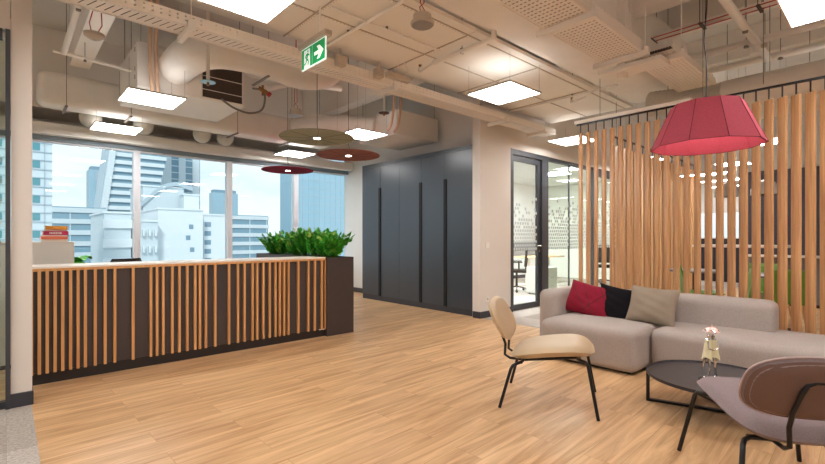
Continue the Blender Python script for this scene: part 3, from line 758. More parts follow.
def x_at(p, y):                                  # where batten p of the photograph stands on the desk front
    l = (p-CX)/F; rx = math.cos(al)+l*math.sin(al); ry = math.sin(al)-l*math.cos(al)
    return rx*y/ry
bt = MB().b2(.150, .166, DY-.03, DY, .09, .964)
for p in px:
    x = x_at(p, DY-.03); bt.b2(x-.011, x+.011, DY-.03, DY-.001, .092, .964)
ad(bt, 'batten_cladding', 'batten_wood')
ad(MB().b2(2.90, 2.975, DY-.026, DY-.006, .088, .094), 'bottom_bracket', 'white_plastic')
# planter
PY0 = 4.875
t = thing('planter_box', 'tall dark brown planter box at the right end of the reception counter', 'planter', (3.19, PY0, 0))
pl = MB().b2(2.99, 3.395, PY0, PY0+2.15, 0, .995)
tf = max(pl.bm.faces, key=lambda f: f.calc_center_median().z)
bmesh.ops.inset_region(pl.bm, faces=[tf], thickness=.03)
bmesh.ops.translate(pl.bm, verts=list(tf.verts), vec=(0, 0, -.09))
ad(pl, 'box', 'planter'); ad(MB().b2(3.02, 3.365, PY0+.03, PY0+1.32, .90, .95), 'soil', 'soil')
def zz(x, y, z, n, hmin, hmax, label, seed, lean=.5):
    rnd = random.Random(seed)
    t = thing('zz_plant', label, 'plant', (x, y, z), 0, 'leafy plants in the planter box')
    st, lf = MB(), MB()
    for k in range(n):
        a = rnd.uniform(0, 2*math.pi); L = rnd.uniform(hmin, hmax)*1.32; le = rnd.uniform(.1, lean)*L/.35*.35; r0 = rnd.uniform(0, .06)
        b0 = Vector((r0*math.cos(a), r0*math.sin(a), 0)); dirx = Vector((math.cos(a), math.sin(a), 0))
        pts = [b0 + dirx*(le*(s**1.7)) + Vector((0, 0, L*(s-.12*s*s))) for s in [i/7 for i in range(8)]]
        st.tube(pts, [.006-.0006*i for i in range(8)], n=5)
        side = dirx.cross(Vector((0, 0, 1)))
        for i in range(15):
            s = .18 + .82*i/14; q = s*7; i0 = min(6, int(q)); p = pts[i0].lerp(pts[i0+1], q-i0); tg = (pts[i0+1]-pts[i0]).normalized()
            sg = 1 if i % 2 else -1
            ln = rnd.uniform(.075, .11)*(1.15-.35*s); wd = ln*.34
            out = (side*sg*.9 + tg*.65 + Vector((rnd.uniform(-.25, .25), rnd.uniform(-.25, .25), rnd.uniform(-.1, .3)))).normalized()
            if i == 14: out = tg
            wv = out.cross(Vector((rnd.uniform(-.3, .3), rnd.uniform(-.3, .3), 1))).normalized()*wd; up = out.cross(wv).normalized()*wd*.3
            lf.mi = 1 if rnd.random() < .14 else 0
            v = [lf.bm.verts.new(c) for c in (p, p+out*ln*.35+wv+up, p+out*ln*.75+wv*.7+up, p+out*ln, p+out*ln*.75-wv*.7+up, p+out*ln*.35-wv+up, p+out*ln*.5)]
            for fc in ((0, 1, 6), (1, 2, 6), (2, 3, 6), (3, 4, 6), (4, 5, 6), (5, 0, 6)):
                f = lf.bm.faces.new([v[c] for c in fc]); f.material_index = lf.mi
    st.build('stem', 'stem', t); lf.build('leaves', ['leaf', 'leaf_pale'], t)
    return t
zz(3.18, 5.03, .95, 26, .18, .29, 'bushy glossy green plant at the near end of the planter box', 1, .6)
zz(3.20, 5.30, .95, 24, .20, .33, 'bushy glossy green plant second from the near end of the planter box', 2, .6)
zz(3.20, 5.58, .95, 24, .22, .34, 'bushy glossy green plant third from the near end of the planter box', 3, .6)
zz(3.20, 5.84, .95, 22, .22, .33, 'bushy glossy green plant just past the middle of the planter box', 4, .6)
zz(3.17, 6.42, .95, 20, .20, .30, 'bushy glossy green plant, last but one towards the windows in the planter box', 6, .6)
zz(3.17, 6.76, .95, 20, .18, .28, 'sparse glossy green plant at the far window end of the planter box', 7, .7)
zz(3.19, 6.10, .95, 22, .20, .32, 'bushy glossy green plant third from the window end of the planter box', 5, .7)

# things behind the desk
t = thing('storage_cabinet', 'beige office cabinet behind the counter, carrying the books', 'cabinet', (.28, 6.0, 0))
ad(MB().b2(-.4, .515, 5.7, 6.15, .04, 1.19, .004), 'body', 'wall_beige'); ad(MB().b2(-.39, .505, 5.71, 6.14, 0, .04), 'plinth', 'desk_plinth')
ad(MB().b2(-.41, .52, 5.69, 6.16, 1.19, 1.205), 'top', 'wall_beige')
def book(x0, x1, y0, y1, z0, z1, m, label, text=False):
    t = thing('book', label, 'book', ((x0+x1)/2, (y0+y1)/2, z0), 0, 'books on the beige cabinet')
    w, d, h = (x1-x0)/2, (y1-y0)/2, z1-z0
    MB().b2(-w, w, -d, d, 0, .004).b2(-w, w, -d, d, h-.004, h).b2(-w, w, -d, -d+.004, .004, h-.004).build('cover', m, t)
    MB().b2(-w+.004, w-.006, -d+.004, d-.006, .004, h-.004).build('pages', 'paper', t)
    if text:
        tb = MB(); 
        rn = random.Random(3); x = -w+.05
        while x < w*.45: ww = rn.uniform(.006, .012); tb.b2(x, x+ww, -d-.001, -d, h*.3, h*.7); x += ww+.004
        tb.build('spine_lettering', 'paper', t)
book(.265, .47, 5.82, 6.08, 1.205, 1.232, 'paper', 'thin white book at the very bottom of the stack')
book(.255, .47, 5.80, 6.08, 1.232, 1.262, 'book_coral', 'coral book in the lower half of the stack')
book(.265, .465, 5.80, 6.08, 1.262, 1.274, 'paper', 'thin white book under the crimson one')
book(.272, .475, 5.79, 6.07, 1.274, 1.316, 'book_red', 'crimson book with white spine lettering', True)
book(.29, .465, 5.82, 6.06, 1.316, 1.332, 'paper', 'thin white book above the crimson one')
book(.292, .468, 5.80, 6.05, 1.332, 1.368, 'book_orange', 'orange book on top of the stack')
t = thing('potted_plant', 'broad-leaved green plant between beige cabinet and windows', 'plant', (.62, 6.62, 0))
MB().lathe([(.11, 0), (.14, .3), (.13, .3), (.12, .27)], n=20).build('pot', 'planter', t, smooth=True)
lf = MB(); rnd = random.Random(9)
for k in range(16):
    a = rnd.uniform(0, 6.28); L = rnd.uniform(.14, .3); z0 = rnd.uniform(.55, .98)
    dr = Vector((math.cos(a), math.sin(a), 0)); sd = Vector((-math.sin(a), math.cos(a), 0))
    lf.grid(lambda u, v, dr=dr, sd=sd, L=L, z0=z0: Vector((0, 0, z0)) + dr*(L*u) + sd*((v-.5)*.13*math.sin(math.pi*min(1, u*.9+.08))) + Vector((0, 0, .10*math.sin(u*2.6)-.02*abs(v-.5))), 6, 2)
lf.build('leaves', 'leaf', t)
MB().cyl((0, 0, .2), (0, 0, 1.0), .014).build('stem', 'stem', t)
t = thing('task_chair', 'dark office chair whose back shows just above the reception counter', 'chair', (.95, 6.2, 0))
def task_chair_parts(t, back_z=1.02, seat_z=.46):
    MB().box((0, 0, seat_z), (.48, .46, .07), bevel=.03, seg=3).build('seat', 'chair_black', t, smooth=True)
    MB().grid(lambda u, v: Vector((.21*(u*2-1)*(1-.25*abs(v*2-1)**3), .22+.05*abs(u*2-1)**2*-1+.04*v, seat_z+.1+(back_z-seat_z-.1)*v)), 10, 10).build('backrest', 'chair_black', t, smooth=True)
    md = kids(t)[-1]; s_ = md.modifiers.new('s', 'SOLIDIFY'); s_.thickness = .04
    MB().cyl((0, 0, .1), (0, 0, seat_z), .025).cyl((0, .2, seat_z), (0, .24, seat_z+.3), .02).build('column', 'black_steel', t)
    for sx in (-1, 1): MB().tube([(sx*.24, .05, seat_z), (sx*.29, .05, seat_z+.1), (sx*.29, .05, seat_z+.2)], .015).box((sx*.29, 0, seat_z+.21), (.07, .25, .025), bevel=.01).build('armrest', 'chair_black', t)
    for k in range(5):
        a = k*2*math.pi/5; e = (.27*math.cos(a), .27*math.sin(a))
        l = MB().cyl((0, 0, .12), (e[0], e[1], .075), .018, .012).build('leg', 'black_steel', t)
        MB().cyl((e[0]-.015, e[1], .03), (e[0]+.015, e[1], .03), .03, n=12).build('castor', 'chair_black', l)
task_chair_parts(t, 1.01, .46)
t.rotation_euler = (0, 0, R(200))
# small grey speaker/intercom at pillar edge
o = MB().b2(.10, .148, FY+.9, FY+.93, 1.3, 1.42).build('blank', 'wall_beige') if False else None

# ------------------------------------------------------------------ wardrobes
def wardrobe(y0, ysplit, y1, hy, label):
    """front at X 5.44; y0<y1; hy = handle positions"""
    t = thing('wardrobe', label, 'wardrobe', (5.7, (y0+y1)/2, 0), 0, 'full-height grey wardrobes')
    def a2(mb, n, m, p=None, **k):
        o = adopt(mb.build(n, m, **k), t); return o
    a2(MB().b2(5.463, 5.94, y0+.001, y1-.001, .10, 2.72), 'body', 'wardrobe_seam')
    a2(MB().b2(5.455, 5.94, y0, y1, 0, .10), 'plinth', 'anthracite')
    a2(MB().b2(5.44, 5.94, y0, y1, 2.665, 2.725), 'cornice', 'wardrobe')
    ys = [y0]+([ysplit] if ysplit else [])+[y1]
    for a, b in zip(ys, ys[1:]):
        d = a2(MB().b2(5.44, 5.462, a+.003, b-.003, .102, 2.66), 'door', 'wardrobe')
        for h in hy:
            if a-.02 <= h-.001 < b:
                pass
    for h in hy:
        near = [k for k in kids(t) if k.name.startswith('door')]
        o = MB().b2(5.425, 5.445, h-.032, h+.032, .10, 2.225).build('handle', 'wardrobe_seam')
        # sub-part of the door it is fixed to
        best = min(near, key=lambda k: abs(sum((Vector(c).y for c in k.bound_box))/8 - h))
        o.parent = best
wardrobe(6.33, 6.91, 7.50, [6.91], 'dark grey double wardrobe nearest the windows')
wardrobe(5.157, 5.73, 6.33, [5.742], 'dark grey double wardrobe in the middle of the run')
wardrobe(4.53, None, 5.157, [5.14], 'single dark grey wardrobe beside the beige wall end')

# wall plates
tag(MB().b2(5.53, 5.615, 4.356, 4.37, 1.085, 1.17, .003).b2(5.545, 5.60, 4.352, 4.356, 1.10, 1.155).build('light_switch', 'white_plastic'), 'white light switch on the beige wall beside the glass door', 'switch')
t = thing('power_socket', 'white power socket low on the beige wall beside the glass door', 'socket', (5.575, 4.37, .285))
MB().b2(-.035, .035, -.012, 0, -.04, .04, .003).build('plate', 'white_plastic', t)
MB().cyl((0, -.013, 0), (0, -.011, 0), .02, n=16).build('outlet', 'grey_plastic', t)

# ------------------------------------------------------------------ timber screen
SXX = 5.42
t = thing('timber_screen', 'hanging room divider of angled vertical timber slats behind the sofa', 'room divider', (SXX, 1.5, 0))
adopt(MB().b2(SXX-.015, SXX+.015, -1.1, 2.80, 2.682, 2.70).build('top_rail', 'black_steel'), t)
adopt(MB().b2(SXX-.03, SXX+.03, 1.5, 2.82, 2.702, 2.74).build('ceiling_channel', 'tray_paint'), t)
h = MB()
for y in (-.8, .3, 1.4, 2.5): rod(h, SXX, y, 2.70, SL, .003)
pieces(h, 'wire', 'grey_wire', t)
def slat_mesh(b, tk, z0, z1, ang):
    mb = MB(); mb.box((0, 0, (z0+z1)/2), (b, tk, z1-z0), ang, .003, 1)
    me = mb.build('slat', 'screen_wood'); return me
s0 = slat_mesh(.098, .024, .02, 2.575, R(45)); s0.location = (0, 1.25, 0); s0.parent = t
r0 = MB().cyl((0, 0, 2.575), (0, 0, 2.69), .007, n=8).build('hanger_rod', 'black_steel', s0)
n_ = 0
for k in range(38):
    y = 2.75 - .1*k
    if abs(y-1.45) < .001: s0.location = (0, y-1.5, 0); continue
    c = s0.copy(); COL.objects.link(c); c.parent = t; c.location = (0, y-1.5, 0)
    g = r0.copy(); COL.objects.link(g); g.parent = c
t2 = thing('timber_screen', 'farther row of timber slats running away from the sofa behind the main screen', 'room divider', (8.2, 2.76, 0))
adopt(MB().b2(6.45, 10.05, 2.745, 2.775, 2.682, 2.70).build('top_rail', 'black_steel'), t2)
h = MB()
for x in (6.5, 8.2, 9.9): rod(h, x, 2.76, 2.7, SL, .004)
pieces(h, 'wire', 'grey_wire', t2)
for k in range(27):
    x = 6.53+.135*k
    c = s0.copy(); COL.objects.link(c); c.parent = t2; c.location = (x-8.2, 0, 0)
    g = r0.copy(); COL.objects.link(g); g.parent = c

# ------------------------------------------------------------------ sofa
def soft_box(x0, x1, y0, y1, z0, z1, r, bulge=.0, n=16):
    """rounded upholstered block: superellipsoid-like box with slightly crowned faces"""
    mb = MB(); c = Vector(((x0+x1)/2, (y0+y1)/2, (z0+z1)/2)); h = Vector(((x1-x0)/2, (y1-y0)/2, (z1-z0)/2))
    bmesh.ops.create_cube(mb.bm, size=2)
    bmesh.ops.subdivide_edges(mb.bm, edges=mb.bm.edges[:], cuts=n, use_grid_fill=True)
    for v in mb.bm.verts:
        p = Vector(v.co)
        # concentrate grid lines near edges
        p = Vector([math.copysign(1-(1-abs(a))**1.6 if abs(a) < 1 else 1, a) for a in p])
        w = Vector((p.x*h.x, p.y*h.y, p.z*h.z)); q = Vector([max(-hh+r, min(hh-r, a)) for a, hh in zip(w, h)])
        d = w-q
        if d.length > 1e-9: w = q + d.normalized()*r
        if bulge:
            fx_, fy, fz = (1-min(1, abs(w.x/h.x))**2), (1-min(1, abs(w.y/h.y))**2), (1-min(1, abs(w.z/h.z))**2)
            if w.z > h.z-r*.5: w.z += bulge*fx_*fy
            if abs(w.x) > h.x-r*.5: w.x += math.copysign(bulge*.5*fy*fz, w.x)
        v.co = c + w
    return mb
t = thing('sofa', 'light grey fabric sofa section with left armrest and the three cushions', 'sofa', (4.6, 2.1, 0))
S1Y0, S1Y1 = 1.585, 2.55
def ad(mb, name, m, **k): return adopt(mb.build(name, m, **k), t)
ad(soft_box(4.125, 4.90, S1Y0, S1Y1, .02, .405, .07, .012), 'seat', 'sofa_fabric', smooth=60)
ad(soft_box(4.44, 5.15, S1Y1-.02, S1Y1+.22, .035, .665, .075, .004), 'armrest', 'sofa_fabric', smooth=60)
ad(soft_box(4.87, 5.16, S1Y0, S1Y1+.0, .035, .675, .075, .004), 'backrest', 'sofa_fabric', smooth=60)
for i, (x, y) in enumerate(((4.3, 1.75), (4.3, 2.45), (5.05, 1.67), (5.05, 2.65))):
    ad(MB().b2(x-.04, x+.04, y-.04, y+.04, 0, .04), 'foot', 'sofa_foot')
ad(MB().b2(4.18, 5.1, S1Y0+.05, S1Y1, .008, .036), 'base', 'sofa_foot')
t = thing('sofa', 'light grey fabric sofa section with low back and open chaise end at right', 'sofa', (4.8, .6, 0))
ad(soft_box(4.42, 5.30, -.75, S1Y0-.006, .035, .405, .08, .012, n=22), 'seat', 'sofa_fabric', smooth=60)
ad(soft_box(4.97, 5.26, .74, S1Y0-.006, .30, .675, .075, .004), 'backrest', 'sofa_fabric', smooth=60)
for i, (x, y) in enumerate(((4.5, 1.45), (4.5, -.65), (5.2, 1.45), (5.2, -.65))):
    ad(MB().b2(x-.05, x+.05, y-.05, y+.05, 0, .04), 'foot', 'sofa_foot')
ad(MB().b2(4.47, 5.2, -.7, 1.55, .015, .036), 'base', 'sofa_foot')

def cushion(w, h, th, seed, m, name, label, loc, rot, seams=None, parent=None):
    t = thing('cushion', label, 'cushion', loc, 0, 'throw cushions on the sofa')
    t.rotation_euler = rot
    rnd = random.Random(seed); ph = [rnd.uniform(0, 6) for _ in range(6)]
    def f(sgn):
        def g(u, v):
            a, b = u*2-1, v*2-1
            k = 1-.07*(1-abs(a)**1.5)*abs(b)**3; k2 = 1-.07*(1-abs(b)**1.5)*abs(a)**3
            thk = th*max(0, (1-abs(a)**2.6))**.55*max(0, (1-abs(b)**2.6))**.55
            thk *= 1+.10*math.sin(5*a+ph[0])*math.sin(4*b+ph[1])
            wr = .004*math.sin(14*b+6*a+ph[2])*(1-abs(a))
            return Vector((a*w/2*k2, sgn*(thk/2+wr*(1 if thk > .01 else 0)), b*h/2*k))
        return g
    mb = MB().grid(f(1), 22, 22).grid(f(-1), 22, 22)
    mb.build('cover', m, t, smooth=60, weld=True)
    if seams:
        s = MB(); g = f(-1)
        for (p, q) in seams:
            pts = [g(p[0]+(q[0]-p[0])*i/14, p[1]+(q[1]-p[1])*i/14)+Vector((0, -.001, 0)) for i in range(15)]
            s.tube(pts, .0036, n=6)
        s.build('seam', 'red_seam', t)
    return t
# cushion local: x = width, y = thickness, z = height.   Facing -X world  => rz = 90deg turns local -y to +x ; use -90
cushion(.50, .37, .15, 1, 'red_velvet', 'c', 'crimson cushion with crossing seams, leftmost on the sofa', (4.735, 2.31, .565), (R(-26), R(10), R(-88)),
        [((.0, .95), (.62, .0)), ((.30, 1.0), (.72, .02)), ((.98, .98), (.45, .05)), ((.62, 1), (.98, .42))])
cushion(.42, .36, .13, 2, 'black_fabric', 'c', 'black cushion between the crimson and the taupe one', (4.775, 2.03, .555), (R(-24), R(8), R(-88)))
cushion(.46, .38, .15, 3, 'taupe_fabric', 'c', 'plain taupe cushion, rightmost on the sofa', (4.725, 1.655, .575), (R(-22), R(2), R(-92)))

# ------------------------------------------------------------------ lounge chairs
def lounge(label, loc, face, m, mb_, name='lounge_chair', pipe_m=None):
    """local +y = facing direction, x = right hand"""
    t = thing(name, label, 'lounge chair', loc, face - R(90))
    # seat: curved rounded slab, sloping to the back
    W, D = .53, .60
    def sz(s):   # centre height along depth s in -1..1 (back..front)
        return .352 + .045*(s+1) + .018*(1-s*s) - .03*max(0, s-.5)**1.5*2
    def top(sgn):
        def g(u, v):
            a, b = u*2-1, v*2-1
            n = 3.6
            # map square to superellipse outline
            aa, bb = abs(a), abs(b); mx = max(aa, bb)
            if mx > 1e-6:
                L = (aa**n+bb**n)**(1/n); k = mx/L
            else: k = 1
            x, y = a*k, b*k
            rr = (abs(x)**n+abs(y)**n)**(1/n)
            th = .048*max(0, 1-rr**5)**.5
            wd = W/2*(1.0+.06*y)
            return Vector((x*wd, y*D/2+.02, sz(y)+.012*(abs(x)**2)+sgn*th))
        return g
    MB().grid(top(1), 20, 20).grid(top(-1), 20, 20).build('seat', m, t, smooth=70, weld=True)
    # backrest: rounded pill, leaning back, slightly wrapped
    BW, BH = .60, .34; tilt = R(27); c = Vector((0, -.36, .615))
    upv = Vector((0, -math.sin(tilt), math.cos(tilt))); nv = Vector((0, math.cos(tilt), math.sin(tilt)))
    def bk(sgn, off=0):
        def g(u, v):
            a, b = u*2-1, v*2-1; n = 2.9
            aa, bb = abs(a), abs(b); mx = max(aa, bb)
            k = mx/((aa**n+bb**n)**(1/n)) if mx > 1e-6 else 1
            x, y = a*k, b*k; rr = (abs(x)**n+abs(y)**n)**(1/n)
            th = .036*max(0, 1-rr**6)**.5
            return c + Vector((x*BW/2, 0, 0)) + upv*(y*BH/2) + nv*(.012*x*x + sgn*th + off)
        return g
    MB().grid(bk(1), 20, 16).grid(bk(-1), 20, 16).build('backrest', m, t, smooth=70, weld=True)
    if mb_ != m:
        bp = MB(); g2 = bk(-1)
        bp.grid(lambda u, v: g2(.02+.96*u, .03+.94*v) - nv*.0015, 16, 12)
        bp.build('back_panel', mb_, t, smooth=70)
    if pipe_m:
        pp = MB(); g2 = bk(0); pts = []
        for i in range(56):
            a = 2*math.pi*i/56; q = max(abs(math.cos(a)), abs(math.sin(a))); 
            pts.append(g2(.5+.5*math.cos(a)/q*.999, .5+.5*math.sin(a)/q*.999)-nv*.006)
        pp.tube(pts, .0045, n=6, closed=True).build('piping', pipe_m, t, smooth=True)
    # legs
    rT = .0115
    for sx in (-1, 1):
        MB().tube([(sx*.305, .335, .003), (sx*.245, .27, .355), (sx*.235, .255, .375), (sx*.21, .22, .378), (sx*.15, .20, .375)], rT, n=10).build('front_leg', 'black_steel', t, smooth=True)
        MB().tube([(sx*.30, -.335, .003), (sx*.25, -.26, .28), (sx*.243, -.247, .304), (sx*.225, -.22, .318), (sx*.19, -.19, .322), (sx*.12, -.18, .325)], rT, n=10).build('rear_leg', 'black_steel', t, smooth=True)
    fr = MB().tube([(-.2, .215, .378), (.2, .215, .378)], rT, n=10).tube([(-.2, -.19, .322), (.2, -.19, .322)], rT, n=10)
    for sx in (-1, 1): fr.tube([(sx*.1, .215, .372), (sx*.1, -.19, .318)], rT, n=10)
    fr.build('seat_frame', 'black_steel', t, smooth=True)
    q = c - nv*.042
    lo = c - nv*.040 - upv*.11; hi = c - nv*.040 + upv*.03
    bs = MB().tube([(-.1, -.16, .322), (-.1, -.285, .322), (-.1, -.325, .345), (-.1, lo.y+.025, lo.z-.07), (-.1, lo.y, lo.z), (-.1, hi.y, hi.z-.02), (-.085, hi.y-.004, hi.z+.015), (-.055, hi.y-.005, hi.z+.03),
                    (.055, hi.y-.005, hi.z+.03), (.085, hi.y-.004, hi.z+.015), (.1, hi.y, hi.z-.02), (.1, lo.y, lo.z), (.1, lo.y+.025, lo.z-.07), (.1, -.325, .345), (.1, -.285, .322), (.1, -.16, .322)], .0105, n=10)
    bs.build('back_support', 'black_steel', t, smooth=True)
    return t
lounge('cream leather lounge chair on black legs, standing alone on the timber floor', (3.09, 1.82, 0), math.atan2(-.887, .46), 'cream_leather', 'cream_leather')
lounge('mauve grey fabric lounge chair seen from behind at the lower right corner', (2.82, .43, 0), math.atan2(.585, .81), 'mauve_fabric', 'mauve_dark', pipe_m='piping_pale')

# ------------------------------------------------------------------ coffee table
TX, TY, TZ = 3.72, .89, .252
t = thing('coffee_table', 'low round black coffee table in front of the sofa', 'coffee table', (TX, TY, 0))
MB().lathe([(.40, TZ-.012), (.425, TZ-.012), (.43, TZ-.008), (.43, TZ+.012), (.424, TZ+.012), (.42, TZ), (.40, TZ)], n=64).build('tabletop', 'table_black', t, smooth=30)
fr = MB()
def flat(a, b, w, h):
    a = Vector(a); b = Vector(b); d = b-a; ang = math.atan2(d.y, d.x)
    fr.box((a+b)/2, (max(.02, math.hypot(d.x, d.y)+w*.0) if abs(d.z) < 1e-6 else w, w, h if abs(d.z) < 1e-6 else abs(d.z)), ang)
for (p, q) in (((-.08, .415), (.17, -.37)), ((-.10, -.40), (.36, .20))):
    ang = math.atan2(q[1]-p[1], q[0]-p[0]); c = ((p[0]+q[0])/2, (p[1]+q[1])/2); L = math.hypot(q[0]-p[0], q[1]-p[1])
    fr.box((c[0], c[1], .009), (L, .03, .018), ang); fr.box((c[0], c[1], TZ-.021), (L, .02, .016), ang)
    for e in (p, q): fr.box((e[0], e[1], (TZ-.012)/2), (.024, .03, TZ-.014), ang)
fr.build('sled_frame', 'black_steel', t)

# figurine: two slender silver figures embracing under a flower-like parasol
FX, FYY = 3.60, .882
FSC = 1.42
t = thing('couple_figurine', 'silver figurine of an embracing couple in cream coats on the coffee table', 'figurine', (FX, FYY, TZ), al - R(90), None); t.scale = (1.25, 1.25, FSC)
MB().lathe([(.058, 0), (.062, .004), (.06, .016), (.05, .018)], n=28).build('base', 'table_black', t, smooth=30)
def skin(name, m, J, E, parent, sub=2):
    me = bpy.data.meshes.new(name); me.from_pydata([j[0] for j in J], E, []); me.materials.append(M[m])
    o = bpy.data.objects.new(name, me); COL.objects.link(o); o.parent = parent
    sk = o.modifiers.new('skin', 'SKIN'); 
    for i, j in enumerate(J):
        me.skin_vertices[0].data[i].radius = (j[1], j[1])
    me.skin_vertices[0].data[0].use_root = True
    sb = o.modifiers.new('sub', 'SUBSURF'); sb.levels = sub; sb.render_levels = sub
    return o
def ensure_skin(o): pass
for sgn, nm in ((-1, 'left'), (1, 'right')):
    s = sgn
    J = [((s*.020, 0, .125), .013), ((s*.018, 0, .16), .011), ((s*.016, 0, .195), .012), ((s*.012, 0, .212), .006), ((s*.010, 0, .232), .012),      # pelvis, waist, chest, neck, head
         ((s*.026, .010, .118), .009), ((s*.034, .012, .07), .0055), ((s*.030, .016, .022), .004), ((s*.030, .002, .018), .004),      # leg, foot
         ((s*.020, -.012, .118), .009), ((s*.014, -.014, .07), .0055), ((s*.024, -.012, .022), .004), ((s*.024, -.026, .018), .004),
         ((s*.022, .014, .195), .006), ((s*.012, .022, .172), .0045), ((-s*.014, .016, .180), .0035),
         ((s*.022, -.014, .195), .006), ((s*.026, -.022, .165), .0045), ((-s*.008, -.020, .158), .0035)]
    Ed = [(0, 1), (1, 2), (2, 3), (3, 4), (0, 5), (5, 6), (6, 7), (7, 8), (0, 9), (9, 10), (10, 11), (11, 12), (2, 13), (13, 14), (14, 15), (2, 16), (16, 17), (17, 18)]
    me = bpy.data.meshes.new('figure'); me.from_pydata([j[0] for j in J], Ed, []); me.materials.append(M['silver'])
    o = bpy.data.objects.new('figure', me); COL.objects.link(o); o.parent = t
    o.modifiers.new('skin', 'SKIN'); 
    if not me.skin_vertices: me.attributes
    for i, j in enumerate(J): me.skin_vertices[0].data[i].radius = (j[1], j[1])
    me.skin_vertices[0].data[0].use_root = True
    sb = o.modifiers.new('sub', 'SUBSURF'); sb.levels = 1; sb.render_levels = 1
    ct = MB()
    ct.grid(lambda u, v, s=s: Vector((s*(.019-.004*v) + (.015+.008*(1-v)**1.5+.003*math.sin(u*25))*math.cos(u*2*math.pi) + (s*.004*(1-v)**3), (.017+.010*(1-v))*math.sin(u*2*math.pi), .115+.090*v + (.008*math.sin(u*12.56) if v < .1 else 0))), 26, 7)
    ct.build('coat', 'cream_enamel', t, smooth=True, weld=True)
um = MB()
um.grid(lambda u, v: Vector((.006+(.042*v)*math.cos(u*2*math.pi)*(1+.12*math.cos(u*31.4)), (.036*v)*math.sin(u*2*math.pi)*(1+.12*math.cos(u*31.4)), .268-.022*v*v)), 40, 5)
um.cyl((.006, 0, .22), (.006, 0, .28), .0025)
um.build('flower_parasol', 'pink_enamel', t, smooth=True)
MB().tube([((.034*math.cos(a)+.006), .03*math.sin(a), .25+.006*math.sin(5*a)) for a in [i*.524 for i in range(12)]], .004, n=5, closed=True).build('rim', 'silver', t, smooth=True)

# ------------------------------------------------------------------ glass office contents
t = thing('office_desk', 'light timber topped office desk behind the glass partition', 'desk', (10.65, 6.65, 0))
def ad(mb, name, m, **k): return adopt(mb.build(name, m, **k), t)
ad(MB().b2(9.9, 11.4, 6.25, 7.0, .72, .745), 'desktop', 'office_wood')
for x in (10.15, 11.15): ad(MB().b2(x-.04, x+.04, 6.58, 6.66, .03, .72).b2(x-.04, x+.04, 6.3, 6.95, 0, .03), 'leg', 'office_white')
ad(MB().b2(9.95, 11.4, 6.98, 7.0, .75, 1.12), 'desk_screen', 'table_grey')
t = thing('drawer_pedestal', 'white drawer pedestal beneath the office desk', 'cabinet', (8.75, 5.35, 0))
MB().b2(-.21, .21, -.25, .25, .03, .60, .004).build('body', 'office_white', t)
for k in range(3): 
    dd = MB().b2(-.2, .2, -.262, -.25, .05+.185*k, .225+.185*k).build('drawer', 'office_white', t); MB().b2(-.06, .06, -.268, -.262, .20+.185*k, .21+.185*k).build('handle', 'galv', dd)
for sx in (-1, 1):
    MB().cyl((sx*.16-.01, -.2, .016), (sx*.16+.01, -.2, .016), .016).cyl((sx*.16-.01, .2, .016), (sx*.16+.01, .2, .016), .016).build('castor', 'chair_black', t)
t = thing('task_chair', 'dark swivel chair seen through the glass office door', 'chair', (8.75, 6.0, 0), R(215)); task_chair_parts(t, 1.02, .48)
t = thing('task_chair', 'dark swivel chair seen through the farther glass pane, between slats', 'chair', (11.9, 5.4, 0), R(120)); task_chair_parts(t, 1.05, .48)
t = thing('meeting_chair', 'dark chair at the left of the glass office door', 'chair', (7.9, 6.5, 0), R(160)); task_chair_parts(t, .95, .46)
# left room behind glass door
t = thing('office_desk', 'desk behind the left glass pane', 'desk', (-.5, 6.1, 0))
ad(MB().b2(-1.2, -.42, 5.75, 6.5, .72, .745), 'desktop', 'office_wood')
for x in (-1.1, -.5): ad(MB().b2(x-.03, x+.03, 6.0, 6.06, 0, .72), 'leg', 'office_white')

# ------------------------------------------------------------------ canteen behind the screen
t = thing('bar_counter', 'long white topped high counter along the dark canteen wall', 'counter', (10.6, 1, 0))
ad(MB().b2(10.3, 10.88, -2.5, 2.05, .89, .92), 'countertop', 'counter_white'); ad(MB().b2(10.5, 10.88, -2.5, 2.05, .06, .89), 'body', 'table_grey'); ad(MB().b2(10.55, 10.88, -2.5, 2.05, 0, .06), 'plinth', 'desk_plinth')
t = thing('high_table', 'white topped high table deeper in the canteen', 'table', (8.8, 2.0, 0))
ad(MB().b2(8.5, 9.1, 1.15, 2.35, 1.09, 1.13), 'tabletop', 'counter_white')
for (x, y) in ((8.55, 1.22), (9.05, 1.22), (8.55, 2.28), (9.05, 2.28)): ad(MB().b2(x-.025, x+.025, y-.025, y+.025, 0, 1.09), 'leg', 'chair_black')
def cafe_chair(x, y, rz, label):
    t = thing('canteen_chair', label, 'chair', (x, y, 0), rz, 'green canteen chairs')
    s = MB().grid(lambda u, v: Vector(((u-.5)*.44*(1 if v < .55 else 1-.25*(v-.55)), -.22+.44*min(1, v/.5) if v < .5 else .22+.10*(v-.5)*2, .44 + (.03*(abs(u-.5)*2)**2) if v < .5 else .44+.42*(v-.5)*2)), 10, 14).build('shell', 'green_plastic', t, smooth=70)
    m_ = s.modifiers.new('s', 'SOLIDIFY'); m_.thickness = .015
    for sx in (-1, 1):
        for sy in (-1, 1): MB().cyl((sx*.14, sy*.12, .44), (sx*.22, sy*.21, 0), .016, .011).build('leg', 'office_wood', t, smooth=True)
cafe_chair(6.65, 1.50, R(200), 'green shell chair behind the screen, by the middle of the sofa')
cafe_chair(7.2, .95, R(95), 'green shell chair behind the screen, right of the sofa back')
cafe_chair(7.3, 1.9, R(30), 'green shell chair behind the screen, farthest left')
cafe_chair(8.1, 1.25, R(-70), 'green shell chair behind the screen, farthest right')
